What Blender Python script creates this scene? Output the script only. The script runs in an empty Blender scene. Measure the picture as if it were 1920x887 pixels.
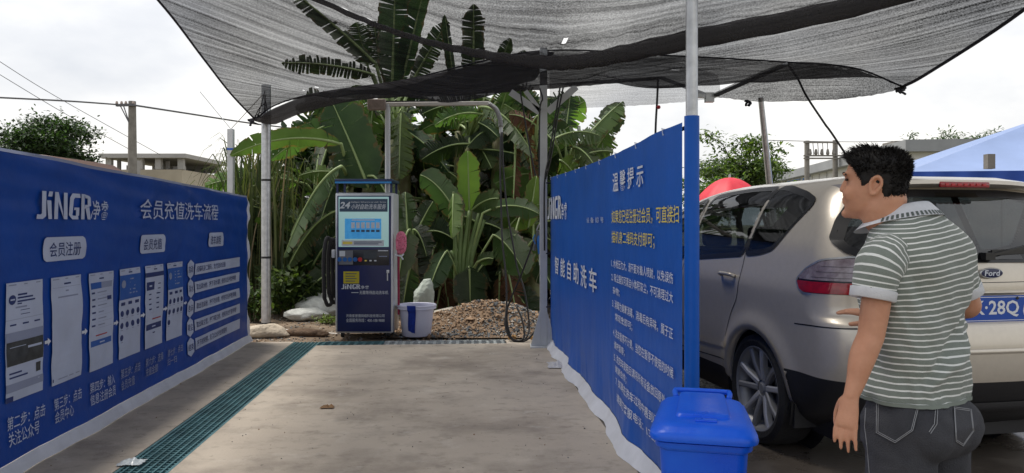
import bpy, bmesh, math, random
from mathutils import Vector, Matrix, noise, geometry
R = math.radians
random.seed(7)
S = bpy.context.scene
COL = S.collection
H, F = 1.38, 1400.0                      # eye height in metres, focal length in photo pixels
# ---------------------------------------------------------------- camera
cd = bpy.data.cameras.new('camera'); cam = bpy.data.objects.new('camera', cd); COL.objects.link(cam)
cam.location = (0, 0, H); cam.rotation_euler = (R(90), 0, 0)
cd.sensor_width = 36; cd.lens = 36 * F / 1920; cd.shift_y = -23.5 / 1920
cd.clip_start = 0.05; cd.clip_end = 2000
S.camera = cam
# ---------------------------------------------------------------- world, sun, exposure
SUN_EL, SUN_AZ = 67.0, -68.0             # azimuth from +Y towards +X
W = bpy.data.worlds.new('World'); S.world = W; W.use_nodes = True
nt = W.node_tree; nt.nodes.clear()
N = nt.nodes.new; L = nt.links.new
out = N('ShaderNodeOutputWorld'); bg = N('ShaderNodeBackground'); bg.inputs[1].default_value = 0.1
sky = N('ShaderNodeTexSky'); sky.sky_type = 'NISHITA'; sky.sun_disc = False
sky.sun_elevation = R(SUN_EL); sky.sun_rotation = R(SUN_AZ); sky.air_density = 1.4; sky.dust_density = 5.0; sky.ozone_density = 1.0
tc = N('ShaderNodeTexCoord'); mp = N('ShaderNodeMapping'); mp.inputs['Scale'].default_value = (1.0, 1.0, 2.2)
nz = N('ShaderNodeTexNoise'); nz.inputs['Scale'].default_value = 2.8; nz.inputs['Detail'].default_value = 6; nz.inputs['Roughness'].default_value = 0.55
nz2 = N('ShaderNodeTexNoise'); nz2.inputs['Scale'].default_value = 0.9; nz2.inputs['Detail'].default_value = 3
cr = N('ShaderNodeValToRGB')
cr.color_ramp.elements[0].position = 0.40; cr.color_ramp.elements[0].color = (4.1, 4.3, 4.75, 1)
cr.color_ramp.elements[1].position = 0.60; cr.color_ramp.elements[1].color = (7.4, 7.25, 7.0, 1)
e = cr.color_ramp.elements.new(0.5); e.color = (5.5, 5.55, 5.75, 1)
mx = N('ShaderNodeMixRGB'); mx.inputs[0].default_value = 0.86
ad = N('ShaderNodeMath'); ad.operation = 'ADD'
sc_ = N('ShaderNodeMath'); sc_.operation = 'MULTIPLY'; sc_.inputs[1].default_value = 0.5
L(tc.outputs['Generated'], mp.inputs[0]); L(mp.outputs[0], nz.inputs[0]); L(mp.outputs[0], nz2.inputs[0])
L(nz.outputs[0], ad.inputs[0]); L(nz2.outputs[0], ad.inputs[1]); L(ad.outputs[0], sc_.inputs[0]); L(sc_.outputs[0], cr.inputs[0])
L(sky.outputs[0], mx.inputs[1]); L(cr.outputs[0], mx.inputs[2]); L(mx.outputs[0], bg.inputs[0]); L(bg.outputs[0], out.inputs[0])
sd = bpy.data.lights.new('sun', 'SUN'); sd.energy = 2.4; sd.angle = R(18); sd.color = (1, 0.95, 0.88)
sun = bpy.data.objects.new('sun', sd); COL.objects.link(sun)
az, el = R(SUN_AZ), R(SUN_EL)
sun.rotation_euler = Vector((-math.sin(az) * math.cos(el), -math.cos(az) * math.cos(el), -math.sin(el))).to_track_quat('-Z', 'Y').to_euler()
S.view_settings.view_transform = 'Standard'; S.view_settings.look = 'None'
S.view_settings.exposure = 0.80; S.view_settings.gamma = 1.0; S.view_settings.use_curve_mapping = False
S.cycles.use_denoising = True
S.cycles.transparent_max_bounces = 24; S.cycles.max_bounces = 8; S.cycles.diffuse_bounces = 4
S.cycles.caustics_reflective = False; S.cycles.caustics_refractive = False; S.cycles.sample_clamp_indirect = 6

# ---------------------------------------------------------------- frames of reference
TH = math.atan(0.073); CT, ST = math.cos(TH), math.sin(TH)
def P(px, py, Y):                         # a photo pixel at distance Y
    return Vector(((px - 960) / F * Y, Y, H - (py - 420) / F * Y))
def bay(u, v, z=0.0):                     # wash-bay frame: u to the right, v away
    return Vector((u * CT - v * ST, u * ST + v * CT, z))
def onplane(px, py, u):                   # pixel -> (v, z) on the vertical plane u = const
    k = (px - 960) / F; Y = u / (k * CT + ST)
    return Y * (CT - k * ST), H - (py - 420) / F * Y

# ---------------------------------------------------------------- materials
MATS = {}
def mat(name, col=(.5, .5, .5), rough=.6, metal=0., var=0., vs=6., bump=0., bs=40., spec=.5, coat=0., trans=0., emit=0., col2=None, rvar=0., alpha=1., obj_rand=0., vec='Object', sheen=0.):
    if name in MATS: return MATS[name]
    m = bpy.data.materials.new(name); m.use_nodes = True; t = m.node_tree; MATS[name] = m
    b = t.nodes['Principled BSDF']; b.inputs['Base Color'].default_value = (*col, 1)
    b.inputs['Roughness'].default_value = rough; b.inputs['Metallic'].default_value = metal
    b.inputs['Specular IOR Level'].default_value = spec; b.inputs['Coat Weight'].default_value = coat
    b.inputs['Coat Roughness'].default_value = .08; b.inputs['Alpha'].default_value = alpha
    b.inputs['Transmission Weight'].default_value = trans
    if sheen: b.inputs['Sheen Weight'].default_value = sheen
    if emit: b.inputs['Emission Color'].default_value = (*col, 1); b.inputs['Emission Strength'].default_value = emit
    x = t.nodes.new('ShaderNodeTexCoord')
    last = None
    if var or col2:
        n = t.nodes.new('ShaderNodeTexNoise'); n.inputs['Scale'].default_value = vs; n.inputs['Detail'].default_value = 6; n.inputs['Roughness'].default_value = .6
        t.links.new(x.outputs[vec], n.inputs[0])
        r = t.nodes.new('ShaderNodeValToRGB'); r.color_ramp.elements[0].position = .32; r.color_ramp.elements[1].position = .68
        c2 = col2 or tuple(min(1, c * (1 + var)) for c in col); c1 = col if col2 else tuple(c * (1 - var) for c in col)
        r.color_ramp.elements[0].color = (*c1, 1); r.color_ramp.elements[1].color = (*c2, 1)
        t.links.new(n.outputs[0], r.inputs[0]); last = r.outputs[0]
        if rvar:
            mr = t.nodes.new('ShaderNodeMapRange'); mr.inputs[1].default_value = .3; mr.inputs[2].default_value = .7
            mr.inputs[3].default_value = max(0.02, rough - rvar); mr.inputs[4].default_value = min(1, rough + rvar)
            t.links.new(n.outputs[0], mr.inputs[0]); t.links.new(mr.outputs[0], b.inputs['Roughness'])
    if obj_rand:
        oi = t.nodes.new('ShaderNodeObjectInfo'); hs = t.nodes.new('ShaderNodeHueSaturation')
        a = t.nodes.new('ShaderNodeMapRange'); a.inputs[3].default_value = 1 - obj_rand; a.inputs[4].default_value = 1 + obj_rand
        t.links.new(oi.outputs['Random'], a.inputs[0]); t.links.new(a.outputs[0], hs.inputs['Value'])
        if last: t.links.new(last, hs.inputs['Color'])
        else: hs.inputs['Color'].default_value = (*col, 1)
        last = hs.outputs[0]
    if last: t.links.new(last, b.inputs['Base Color'])
    if bump:
        n = t.nodes.new('ShaderNodeTexNoise'); n.inputs['Scale'].default_value = bs; n.inputs['Detail'].default_value = 5
        t.links.new(x.outputs[vec], n.inputs[0])
        bp = t.nodes.new('ShaderNodeBump'); bp.inputs['Strength'].default_value = bump; bp.inputs['Distance'].default_value = .02
        t.links.new(n.outputs[0], bp.inputs['Height']); t.links.new(bp.outputs[0], b.inputs['Normal'])
    return m

# ---------------------------------------------------------------- mesh building
class MB:
    def __init__(s): s.v = []; s.f = []; s.m = []; s.uv = None
    def face(s, idx, mi=0): s.f.append(tuple(idx)); s.m.append(mi)
    def add(s, vs, fs, mi=0):
        o = len(s.v); s.v += [Vector(v) for v in vs]
        for f in fs: s.face([o + i for i in f], mi)
        return o
    def quad(s, a, b, c, d, mi=0): s.add([a, b, c, d], [(0, 1, 2, 3)], mi)
    def box(s, c, size, mat=None, mi=0, bev=0.):
        x, y, z = [d / 2 for d in size]; c = Vector(c)
        if bev:
            b = min(bev, x * .9, y * .9, z * .9)
            bm = bmesh.new(); bmesh.ops.create_cube(bm, size=1, matrix=Matrix.Diagonal((2 * x, 2 * y, 2 * z, 1)))
            bmesh.ops.bevel(bm, geom=bm.edges[:], offset=b, segments=2, affect='EDGES', profile=.5)
            bm.verts.index_update()
            vs = [v.co.copy() for v in bm.verts]; fs = [[v.index for v in f.verts] for f in bm.faces]; bm.free()
        else:
            vs = [Vector(p) for p in ((-x, -y, -z), (x, -y, -z), (x, y, -z), (-x, y, -z), (-x, -y, z), (x, -y, z), (x, y, z), (-x, y, z))]
            fs = [(0, 3, 2, 1), (4, 5, 6, 7), (0, 1, 5, 4), (1, 2, 6, 5), (2, 3, 7, 6), (3, 0, 4, 7)]
        if mat is not None: vs = [mat @ v for v in vs]
        s.add([c + v for v in vs], fs, mi); return s
    def bar(s, a, b, w, h, mi=0, up=(0, 0, 1), bev=0.):       # box beam from a to b
        a, b = Vector(a), Vector(b); d = b - a; q = frame(d, up)
        s.box((a + b) / 2, (w, h, d.length), mat=q, mi=mi, bev=bev); return s
    def tube(s, path, r, n=8, mi=0, cap=True, closed=False):
        path = [Vector(p) for p in path]; o = len(s.v); m = len(path); up = None
        for i, p in enumerate(path):
            if closed: d = path[(i + 1) % m] - path[i - 1]
            else: d = path[min(i + 1, m - 1)] - path[max(i - 1, 0)]
            q = frame(d, up or (0.13, .31, .94)); up = q @ Vector((0, 1, 0))
            rr = r[i] if isinstance(r, (list, tuple)) else r
            for k in range(n):
                a = 2 * math.pi * k / n
                s.v.append(p + q @ Vector((math.cos(a) * rr, math.sin(a) * rr, 0)))
        for i in range(m if closed else m - 1):
            j = (i + 1) % m
            for k in range(n):
                l = (k + 1) % n
                s.face((o + i * n + k, o + i * n + l, o + j * n + l, o + j * n + k), mi)
        if cap and not closed:
            s.face([o + k for k in range(n)][::-1], mi); s.face([o + (m - 1) * n + k for k in range(n)], mi)
        return s
    def loft(s, rings, mi=0, cap=True, closed=True):
        o = len(s.v); n = len(rings[0])
        for r in rings: s.v += [Vector(p) for p in r]
        for i in range(len(rings) - 1):
            for k in range(n if closed else n - 1):
                l = (k + 1) % n
                s.face((o + i * n + k, o + i * n + l, o + (i + 1) * n + l, o + (i + 1) * n + k), mi)
        if cap: s.face([o + k for k in range(n)][::-1], mi); s.face([o + (len(rings) - 1) * n + k for k in range(n)], mi)
        return s
    def lathe(s, prof, c=(0, 0, 0), n=24, mi=0, mtx=None, cap=False):
        c = Vector(c); rings = []
        for r, z in prof:
            ring = [Vector((math.cos(2 * math.pi * k / n) * r, math.sin(2 * math.pi * k / n) * r, z)) for k in range(n)]
            rings.append([c + (mtx @ p if mtx else p) for p in ring])
        s.loft(rings, mi, cap=cap); return s
    def grid(s, fn, nu, nv, mi=0, skip=None, uv=False):
        o = len(s.v)
        for j in range(nv + 1):
            for i in range(nu + 1): s.v.append(Vector(fn(i / nu, j / nv)))
        for j in range(nv):
            for i in range(nu):
                if skip and skip((i + .5) / nu, (j + .5) / nv): continue
                a = o + j * (nu + 1) + i; s.face((a, a + 1, a + nu + 2, a + nu + 1), mi)
        if uv:
            if s.uv is None: s.uv = {}
            for j in range(nv + 1):
                for i in range(nu + 1): s.uv[o + j * (nu + 1) + i] = (i / nu, j / nv)
        return s
    def sphere(s, c, r, n=12, m=8, mi=0, mtx=None):
        c = Vector(c); r = Vector(r) if not isinstance(r, (int, float)) else Vector((r, r, r))
        rings = []
        for j in range(m + 1):
            a = -math.pi / 2 + math.pi * min(max(j / m, .012), .988)
            ring = [Vector((math.cos(a) * math.cos(2 * math.pi * k / n) * r.x, math.cos(a) * math.sin(2 * math.pi * k / n) * r.y, math.sin(a) * r.z)) for k in range(n)]
            rings.append([c + (mtx @ p if mtx else p) for p in ring])
        s.loft(rings, mi); return s
    def build(s, name, mats, parent=None, smooth=False, recalc=False):
        me = bpy.data.meshes.new(name); me.from_pydata([tuple(v) for v in s.v], [], s.f)
        for m in (mats if isinstance(mats, (list, tuple)) else [mats]): me.materials.append(m)
        me.polygons.foreach_set('material_index', s.m)
        if s.uv:
            lay = me.uv_layers.new(name='UVMap')
            for l in me.loops: lay.data[l.index].uv = s.uv.get(l.vertex_index, (0, 0))
        if recalc:
            bm = bmesh.new(); bm.from_mesh(me); bmesh.ops.recalc_face_normals(bm, faces=bm.faces[:]); bm.to_mesh(me); bm.free()
        if smooth:
            me.polygons.foreach_set('use_smooth', [True] * len(me.polygons))
            if smooth is not True: me.set_sharp_from_angle(angle=R(smooth))
        o = bpy.data.objects.new(name, me); COL.objects.link(o)
        if parent: attach(o, parent)
        return o
def frame(d, up=(0, 0, 1)):
    z = Vector(d).normalized(); u = Vector(up)
    if abs(z.dot(u.normalized())) > .995: u = Vector((0, 1, 0)) if abs(z.y) < .9 else Vector((1, 0, 0))
    x = u.cross(z).normalized(); y = z.cross(x)
    return Matrix((x, y, z)).transposed()
def attach(o, parent):
    o.parent = parent; o.matrix_parent_inverse = Matrix.Translation(-parent.location) if parent.parent is None and parent.type == 'EMPTY' else Matrix()
def thing(name, label, cat, loc=(0, 0, 0), group=None):
    o = bpy.data.objects.new(name, None); COL.objects.link(o); o.location = loc; o.empty_display_size = .1
    return tag(o, label, cat, group)
def tag(o, label=None, cat=None, group=None, kind=None):
    if label: o['label'] = label
    if cat: o['category'] = cat
    if group: o['group'] = group
    if kind: o['kind'] = kind
    return o
def bez(pts, n=8):                        # Catmull-Rom through points
    pts = [Vector(p) for p in pts]; q = [2 * pts[0] - pts[1]] + pts + [2 * pts[-1] - pts[-2]]; o = []
    for i in range(1, len(q) - 2):
        a, b, c, d = q[i - 1:i + 3]
        for k in range(n):
            t = k / n
            o.append(.5 * ((2 * b) + (c - a) * t + (2 * a - 5 * b + 4 * c - d) * t * t + (3 * b - a - 3 * c + d) * t ** 3))
    o.append(pts[-1]); return o
def lerp(a, b, t): return a + (b - a) * t
def interp(x, tab):                       # smooth 1-D table lookup
    if x <= tab[0][0]: return tab[0][1]
    if x >= tab[-1][0]: return tab[-1][1]
    for i in range(len(tab) - 1):
        x0, y0 = tab[i]; x1, y1 = tab[i + 1]
        if x <= x1:
            t = (x - x0) / (x1 - x0)
            m0 = (y1 - tab[i - 1][1]) / (x1 - tab[i - 1][0]) * (x1 - x0) if i > 0 else (y1 - y0)
            m1 = (tab[i + 2][1] - y0) / (tab[i + 2][0] - x0) * (x1 - x0) if i + 2 < len(tab) else (y1 - y0)
            return (2 * t**3 - 3 * t**2 + 1) * y0 + (t**3 - 2 * t**2 + t) * m0 + (-2 * t**3 + 3 * t**2) * y1 + (t**3 - t**2) * m1
def fbm(x, y, z=0., o=3): return noise.fractal(Vector((x, y, z)), 1., 2., o)

# ---------------------------------------------------------------- flat lettering as outlines
TXT = {}
def prep_text(strings):
    made = []
    for st, bold in strings:
        c = bpy.data.curves.new('t', 'FONT'); c.body = st; c.size = 1; c.fill_mode = 'FRONT'; c.offset = bold; c.resolution_u = 2
        o = bpy.data.objects.new('t', c); COL.objects.link(o); made.append((st, bold, o, c))
    bpy.context.view_layer.update(); dg = bpy.context.evaluated_depsgraph_get()
    for st, bold, o, c in made:
        me = bpy.data.meshes.new_from_object(o.evaluated_get(dg))
        vs = [v.co.copy() for v in me.vertices]; fs = [tuple(p.vertices) for p in me.polygons]
        x0, x1 = min(v.x for v in vs), max(v.x for v in vs); y0, y1 = min(v.y for v in vs), max(v.y for v in vs)
        TXT[st] = ([((v.x - x0) / (x1 - x0), (v.y - y0) / (y1 - y0)) for v in vs], fs, (x1 - x0) / (y1 - y0))
        bpy.data.meshes.remove(me); bpy.data.objects.remove(o); bpy.data.curves.remove(c)
def put_text(mb, st, fn, mi=0):           # fn(a, b): unit square -> 3-D
    vs, fs, _ = TXT[st]; mb.add([fn(a, b) for a, b in vs], fs, mi)
def stroke_logo(mb, fn, mi=0):            # the squared logo lettering J i N G R in a unit box
    def rect(x0, y0, x1, y1, sk=0):
        mb.quad(fn(x0, y0), fn(x1, y0), fn(x1 + sk, y1), fn(x0 + sk, y1), mi)
    def poly(pts): mb.add([fn(*p) for p in pts], [tuple(range(len(pts)))], mi)
    t = .07
    poly([(.0, .0), (.10, .0), (.155, .10), (.155, 1), (.085, 1), (.085, .2), (.06, .16), (.0, .16)])
    rect(.20, 0, .27, .68); rect(.20, .82, .27, 1)
    rect(.31, 0, .38, 1); rect(.49, 0, .56, 1); poly([(.38, 1), (.38, .72), (.49, 0), (.49, .28)])
    poly([(.605, .16), (.605, .84), (.66, 1), (.80, 1), (.80, .84), (.70, .84), (.675, .76), (.675, .16)])
    poly([(.605, .16), (.675, .16), (.70, .14), (.78, .14), (.78, 0), (.66, 0)]); rect(.74, .14, .80, .46); rect(.71, .36, .74, .46)
    rect(.83, 0, .90, 1); poly([(.90, 1), (.90, .84), (.95, .84), (1., .94)]); poly([(.95, .84), (.95, .58), (1.02, .55), (1.02, .88), (1., .94)])
    poly([(.90, .58), (.90, .42), (1.02, .55), (.95, .58)]); poly([(.92, .44), (.97, 0), (1.04, 0), (.99, .5)])
    
# ================================================================ ground
M_dirt = mat('dirt', (.17, .125, .085), .95, var=.35, vs=3., bump=.5, bs=30)
M_conc = mat('concrete_floor', (.43, .37, .30), .8, var=.0, col2=(.54, .475, .39), vs=1.1, bump=.16, bs=60, rvar=.15)
# dark smears and speckle on the concrete
def stain(m, dark, s1, s2, lo, hi, amt, stretch=(1, 1, 1)):
    t = m.node_tree; b = t.nodes['Principled BSDF']; src = b.inputs['Base Color'].links[0].from_socket
    x = t.nodes.new('ShaderNodeTexCoord'); mp_ = t.nodes.new('ShaderNodeMapping'); mp_.inputs['Scale'].default_value = stretch
    t.links.new(x.outputs['Object'], mp_.inputs[0])
    n1 = t.nodes.new('ShaderNodeTexNoise'); n1.inputs['Scale'].default_value = s1; n1.inputs['Detail'].default_value = 8; n1.inputs['Roughness'].default_value = .65
    t.links.new(mp_.outputs[0], n1.inputs[0])
    r1 = t.nodes.new('ShaderNodeMapRange'); r1.inputs[1].default_value = lo; r1.inputs[2].default_value = hi; r1.inputs[3].default_value = 0; r1.inputs[4].default_value = amt
    t.links.new(n1.outputs[0], r1.inputs[0])
    mm = t.nodes.new('ShaderNodeMixRGB'); mm.inputs[2].default_value = (*dark, 1)
    t.links.new(r1.outputs[0], mm.inputs[0]); t.links.new(src, mm.inputs[1]); t.links.new(mm.outputs[0], b.inputs['Base Color'])
stain(M_conc, (.17, .14, .115), .8, 0, .49, .70, .75, (1, 1.15, 1))
stain(M_conc, (.22, .19, .16), 2.6, 0, .51, .72, .55, (1, 1.2, 1))
stain(M_conc, (.19, .16, .13), 7., 0, .54, .72, .55, (.9, 1.2, 1))
stain(M_conc, (.09, .075, .06), 24., 0, .63, .70, .85, (.6, 1.3, 1))
stain(M_conc, (.11, .095, .08), 70., 0, .62, .72, .6, (.8, 1.2, 1))
stain(M_conc, (.66, .62, .55), 3.3, 0, .58, .75, .5, (1, 1.2, 1))
M_wet = mat('wet_floor', (.085, .07, .058), .32, col2=(.16, .135, .11), vs=2.2, bump=.12, bs=50, rvar=.2)
M_chan = mat('drain_mud', (.05, .045, .04), .6, var=.4, vs=9)
M_far = mat('ground_far', (.16, .15, .10), .95, var=.3, vs=.4)

# one sheet to the horizon, low enough to be the bottom of the drain
g = MB().add([(-600, -300, -.16), (600, -300, -.16), (600, 900, -.16), (-600, 900, -.16)], [(0, 1, 2, 3)])
g = MB(); g.grid(lambda a, b: (lerp(-600, 600, a), lerp(-300, 900, b), -.16), 12, 12)
tag(g.build('ground', M_far), kind='structure')

DL, DR, DB0, DB1 = -1.911, -1.60, 8.62, 8.92      # drain edges in the bay frame
def slab(name, poly, z1, z0, m, bumps=0.):
    mb = MB(); n = len(poly)
    mb.add([bay(u, v, z1) for u, v in poly], [tuple(range(n))])
    for i in range(n):
        a, b = poly[i], poly[(i + 1) % n]
        mb.quad(bay(*a, z0), bay(*b, z0), bay(*b, z1), bay(*a, z1))
    return tag(mb.build(name, m), kind='structure')
slab('concrete_bay', [(DR, -3), (1.0, -3), (1.0, DB0), (DR, DB0)], 0, -.15, M_conc)
slab('concrete_strip', [(-5.5, -3), (DL, -3), (DL, DB1), (-5.5, DB1)], 0, -.15, M_conc)
slab('car_bay_floor', [(1.004, -3), (14, -3), (14, 14), (1.004, 14)], -.004, -.15, M_wet)
# dirt yard behind the slab, gently uneven
def dirtz(u, v): return .015 * fbm(u * 1.2, v * 1.2) + (.0 if v > 9.4 else -.02)
d = MB(); d.grid(lambda a, b: bay(lerp(-9, 1.0, a), lerp(DB1 + .003, 22, b ** 1.5), dirtz(lerp(-9, 1, a), lerp(DB1, 22, b ** 1.5)) - .01), 60, 40)
tag(d.build('dirt_yard', M_dirt, smooth=True), kind='structure')
d = MB(); d.grid(lambda a, b: bay(lerp(.57, 1.0, a), lerp(DB0 + .003, DB1, b), -.006), 2, 2)
tag(d.build('concrete_corner', M_conc), kind='structure')

# drain gratings: panels one metre long, each with its long bars and cross bars
M_grate = mat('grating_green', (.085, .19, .21), .45, var=.35, vs=7., metal=.1, bump=.2, bs=80)
M_grate2 = mat('grating_grey', (.45, .48, .47), .6, var=.4, vs=6., metal=.1)
def grating(c0, along, across, ln, wd, m, label, nlong=7, pitch=.042, clean=True):
    t = thing('drain_grating', label, 'drain', c0, 'gratings over the floor drain')
    f = MB()
    for s in (0, wd - .018): f.bar(c0 + across * (s + .009) + Vector((0, 0, -.02)), c0 + across * (s + .009) + along * (ln - .006) + Vector((0, 0, -.02)), .018, .034)
    f.build('frame', m, t)
    for k in range(1, nlong):
        s = wd * k / nlong
        b = MB().bar(c0 + across * s + Vector((0, 0, -.012)), c0 + across * s + along * (ln - .006) + Vector((0, 0, -.012)), .011, .022)
        b.build('bar', m, t)
    f = MB(); n = int(ln / pitch)
    for k in range(n):
        a = c0 + along * ((k + .5) * ln / n) + Vector((0, 0, -.018))
        f.bar(a + across * .018, a + across * (wd - .018), .012 if pitch < .06 else .034, .02)
    tag(f.build('cross_bars', m, t), kind='stuff')
av = Vector((-ST, CT, 0)); au = Vector((CT, ST, 0))
names = {3.40: 'green drain grating along left banner, nearest, with a plastic scrap', 4.78: 'green drain grating along left banner, second from the near end', 6.16: 'green drain grating along left banner, third from the near end', 7.54: 'green drain grating along left banner, last one before the corner'}
for v in names: grating(bay(DL + .004, v), av, au, 1.38, DR - DL - .008, M_grate, names[v])
n2 = [(-1.60, .75, 'green drain grating across the back, corner piece'), (-.85, .72, 'drain grating across the back, in front of the machine'), (-.13, .70, 'grey drain grating across the back, in front of the gravel')]
for u, ln, lab in n2:
    grating(bay(u, DB0 + .004), au, av, ln, DB1 - DB0 - .008, M_grate if u < -1.5 else M_grate2, lab, nlong=3, pitch=.085)
# ================================================================ shade net canopy and its posts
def net_material(name, base, amp, scale=(40, 260), col=(.02, .02, .022), fine=1400.):
    m = bpy.data.materials.new(name); m.use_nodes = True; t = m.node_tree; t.nodes.clear(); n = t.nodes.new; l = t.links.new
    o = n('ShaderNodeOutputMaterial'); mix = n('ShaderNodeMixShader'); tr = n('ShaderNodeBsdfTransparent')
    df = n('ShaderNodeBsdfDiffuse'); df.inputs[0].default_value = (*col, 1)
    uv = n('ShaderNodeUVMap'); tcx = n('ShaderNodeTexCoord')
    mp1 = n('ShaderNodeMapping'); mp1.inputs['Scale'].default_value = (scale[0] * .06, scale[1] * .25, 1)
    n1 = n('ShaderNodeTexNoise'); n1.inputs['Scale'].default_value = 1; n1.inputs['Detail'].default_value = 4
    l(uv.outputs[0], mp1.inputs[0]); l(mp1.outputs[0], n1.inputs[0])
    mp2 = n('ShaderNodeMapping'); mp2.inputs['Scale'].default_value = (1, 1, 1)
    n2 = n('ShaderNodeTexNoise'); n2.inputs['Scale'].default_value = 85; n2.inputs['Detail'].default_value = 2
    l(tcx.outputs['Object'], n2.inputs[0])
    n3 = n('ShaderNodeTexNoise'); n3.inputs['Scale'].default_value = 1.1; n3.inputs['Detail'].default_value = 3
    l(tcx.outputs['Object'], n3.inputs[0])
    def ma(op, a, b):
        x = n('ShaderNodeMath'); x.operation = op
        for i, q in enumerate((a, b)):
            if isinstance(q, (int, float)): x.inputs[i].default_value = q
            else: l(q, x.inputs[i])
        return x.outputs[0]
    s1 = ma('MULTIPLY', ma('SUBTRACT', n1.outputs[0], .5), amp * 2.8)
    s2 = ma('MULTIPLY', ma('SUBTRACT', n2.outputs[0], .5), amp * 2.0)
    s3 = ma('MULTIPLY', ma('SUBTRACT', n3.outputs[0], .5), amp * 1.2)
    op = ma('ADD', ma('ADD', ma('ADD', s1, s2), s3), base)
    cl = n('ShaderNodeClamp'); cl.inputs[1].default_value = .08; cl.inputs[2].default_value = .99; l(op, cl.inputs[0])
    l(cl.outputs[0], mix.inputs[0]); l(tr.outputs[0], mix.inputs[1]); l(df.outputs[0], mix.inputs[2]); l(mix.outputs[0], o.inputs[0])
    return m
M_net = net_material('shade_net', .79, .26)
M_netf = net_material('shade_net_folded', .87, .12, col=(.06, .058, .062))
M_netfar = net_material('shade_net_far', .46, .2)
M_hem = mat('net_cord', (.02, .02, .03), .9)
M_galv = mat('galvanised', (.50, .51, .52), .38, metal=.85, var=.18, vs=14, bump=.05, bs=60)
M_whitep = mat('white_painted_steel', (.55, .57, .58), .5, var=.08, vs=5)
M_black = mat('black_rubber', (.015, .015, .016), .55)

def curve3(keys, n=12): return bez([P(*k) for k in keys], n)
def at_curve(c, a):
    x = a * (len(c) - 1); i = min(int(x), len(c) - 2); return c[i].lerp(c[i + 1], x - i)
cable = curve3([(478, 224, 9.9), (520, 196, 9.8), (600, 174, 9.6), (760, 150, 9.25), (1000, 97, 8.74), (1240, 104, 8.3), (1475, 117, 7.9), (1600, 128, 7.7), (1692, 163, 7.58)], 12)
leftedge = [cable[0]] + [P(432, 175, 8.8), P(380, 108, 7.86), P(296, 0, 6.66), bay(-2.66, 4.9, 3.62)]
leftedge = bez(leftedge, 8)
rightedge = bez([cable[-1], P(1740, 137, 7.2), P(1920, 18, 5.94), bay(4.55, 4.6, 3.5)], 8)
seam = bez([leftedge[-1], P(600, -2, 6.0), P(760, 62, 6.2), P(900, 95, 6.3), P(1010, 107, 6.3), P(1100, 103, 6.25), P(1290, 62, 6.1), P(1640, -12, 5.9), rightedge[-1]], 10)
near = bez([bay(-2.6, .6, 3.9), bay(0, .6, 3.85), bay(2, .6, 3.85), bay(4.5, .6, 3.8)], 8)
def coons(c0, c1, d0, d1, sag=0., wr=0.):
    def f(a, b):
        p = at_curve(c0, a).lerp(at_curve(c1, a), b) + at_curve(d0, b).lerp(at_curve(d1, b), a)
        q = c0[0].lerp(c0[-1], a).lerp(c1[0].lerp(c1[-1], a), b)
        r = p - q; r.z -= sag * math.sin(math.pi * a) ** .5 * math.sin(math.pi * b)
        w = math.sin(math.pi * b) * math.sin(math.pi * a)
        r.z += wr * w * fbm(a * 5, b * 4, 1.7)
        # puckered hem where the net is laced to the cable
        r.z += .012 * math.sin(a * 180) * max(0, 1 - b * 9)
        return r
    return f
def hole(list_):
    def s(a, b):
        for (x, y, rx, ry) in list_:
            if ((a - x) / rx) ** 2 + ((b - y) / ry) ** 2 < 1: return True
        return False
    return s
cano = thing('shade_net_canopy', 'black shade net canopy stretched over the wash bay', 'canopy', bay(0, 5, 3.0))
fB = coons(cable, seam, leftedge, rightedge, .05, .16)
mb = MB(); hl = [(random.uniform(.1, .95), random.uniform(.1, .9), .0035, .007) for _ in range(6)]
hl += [(.845 + .016 * k, .03 + .002 * k, .006, .018) for k in range(8) if k not in (2, 3)]
mb.grid(fB, 240, 100, skip=hole(hl), uv=True); mb.build('net_sheet', M_net, cano, smooth=True)
le2 = bez([seam[0], bay(-2.63, 2.8, 3.75), near[0]], 8); re2 = bez([seam[-1], bay(4.52, 2.6, 3.65), near[-1]], 8)
fA = coons(seam, near, le2, re2, -.05, .12)
mb = MB(); mb.grid(fA, 160, 60, skip=hole([(.55, .06, .005, .01), (.66, .1, .004, .008)]), uv=True); mb.build('net_sheet', M_net, cano, smooth=True)
# bundled seam between the two sheets, sagging
mb = MB(); rings = []
tab = [(0, .05), (.25, .055), (.4, .085), (.5, .12), (.6, .13), (.75, .165), (1, .17)]
for i in range(81):
    a = i / 80; p = at_curve(seam, a); w = interp(a, tab); wob = .006 * math.sin(i * 1.9)
    rings.append([p + Vector((0, .02, w * .18 + wob)), p + Vector((0, -.03, .0)), p + Vector((0, -.035, -w * .45)), p + Vector((0, -.01, -w * .85 + wob)), p + Vector((0, .03, -w * .5))])
mb.loft(rings); mb.build('rolled_seam', M_netf, cano, smooth=True)
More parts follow.
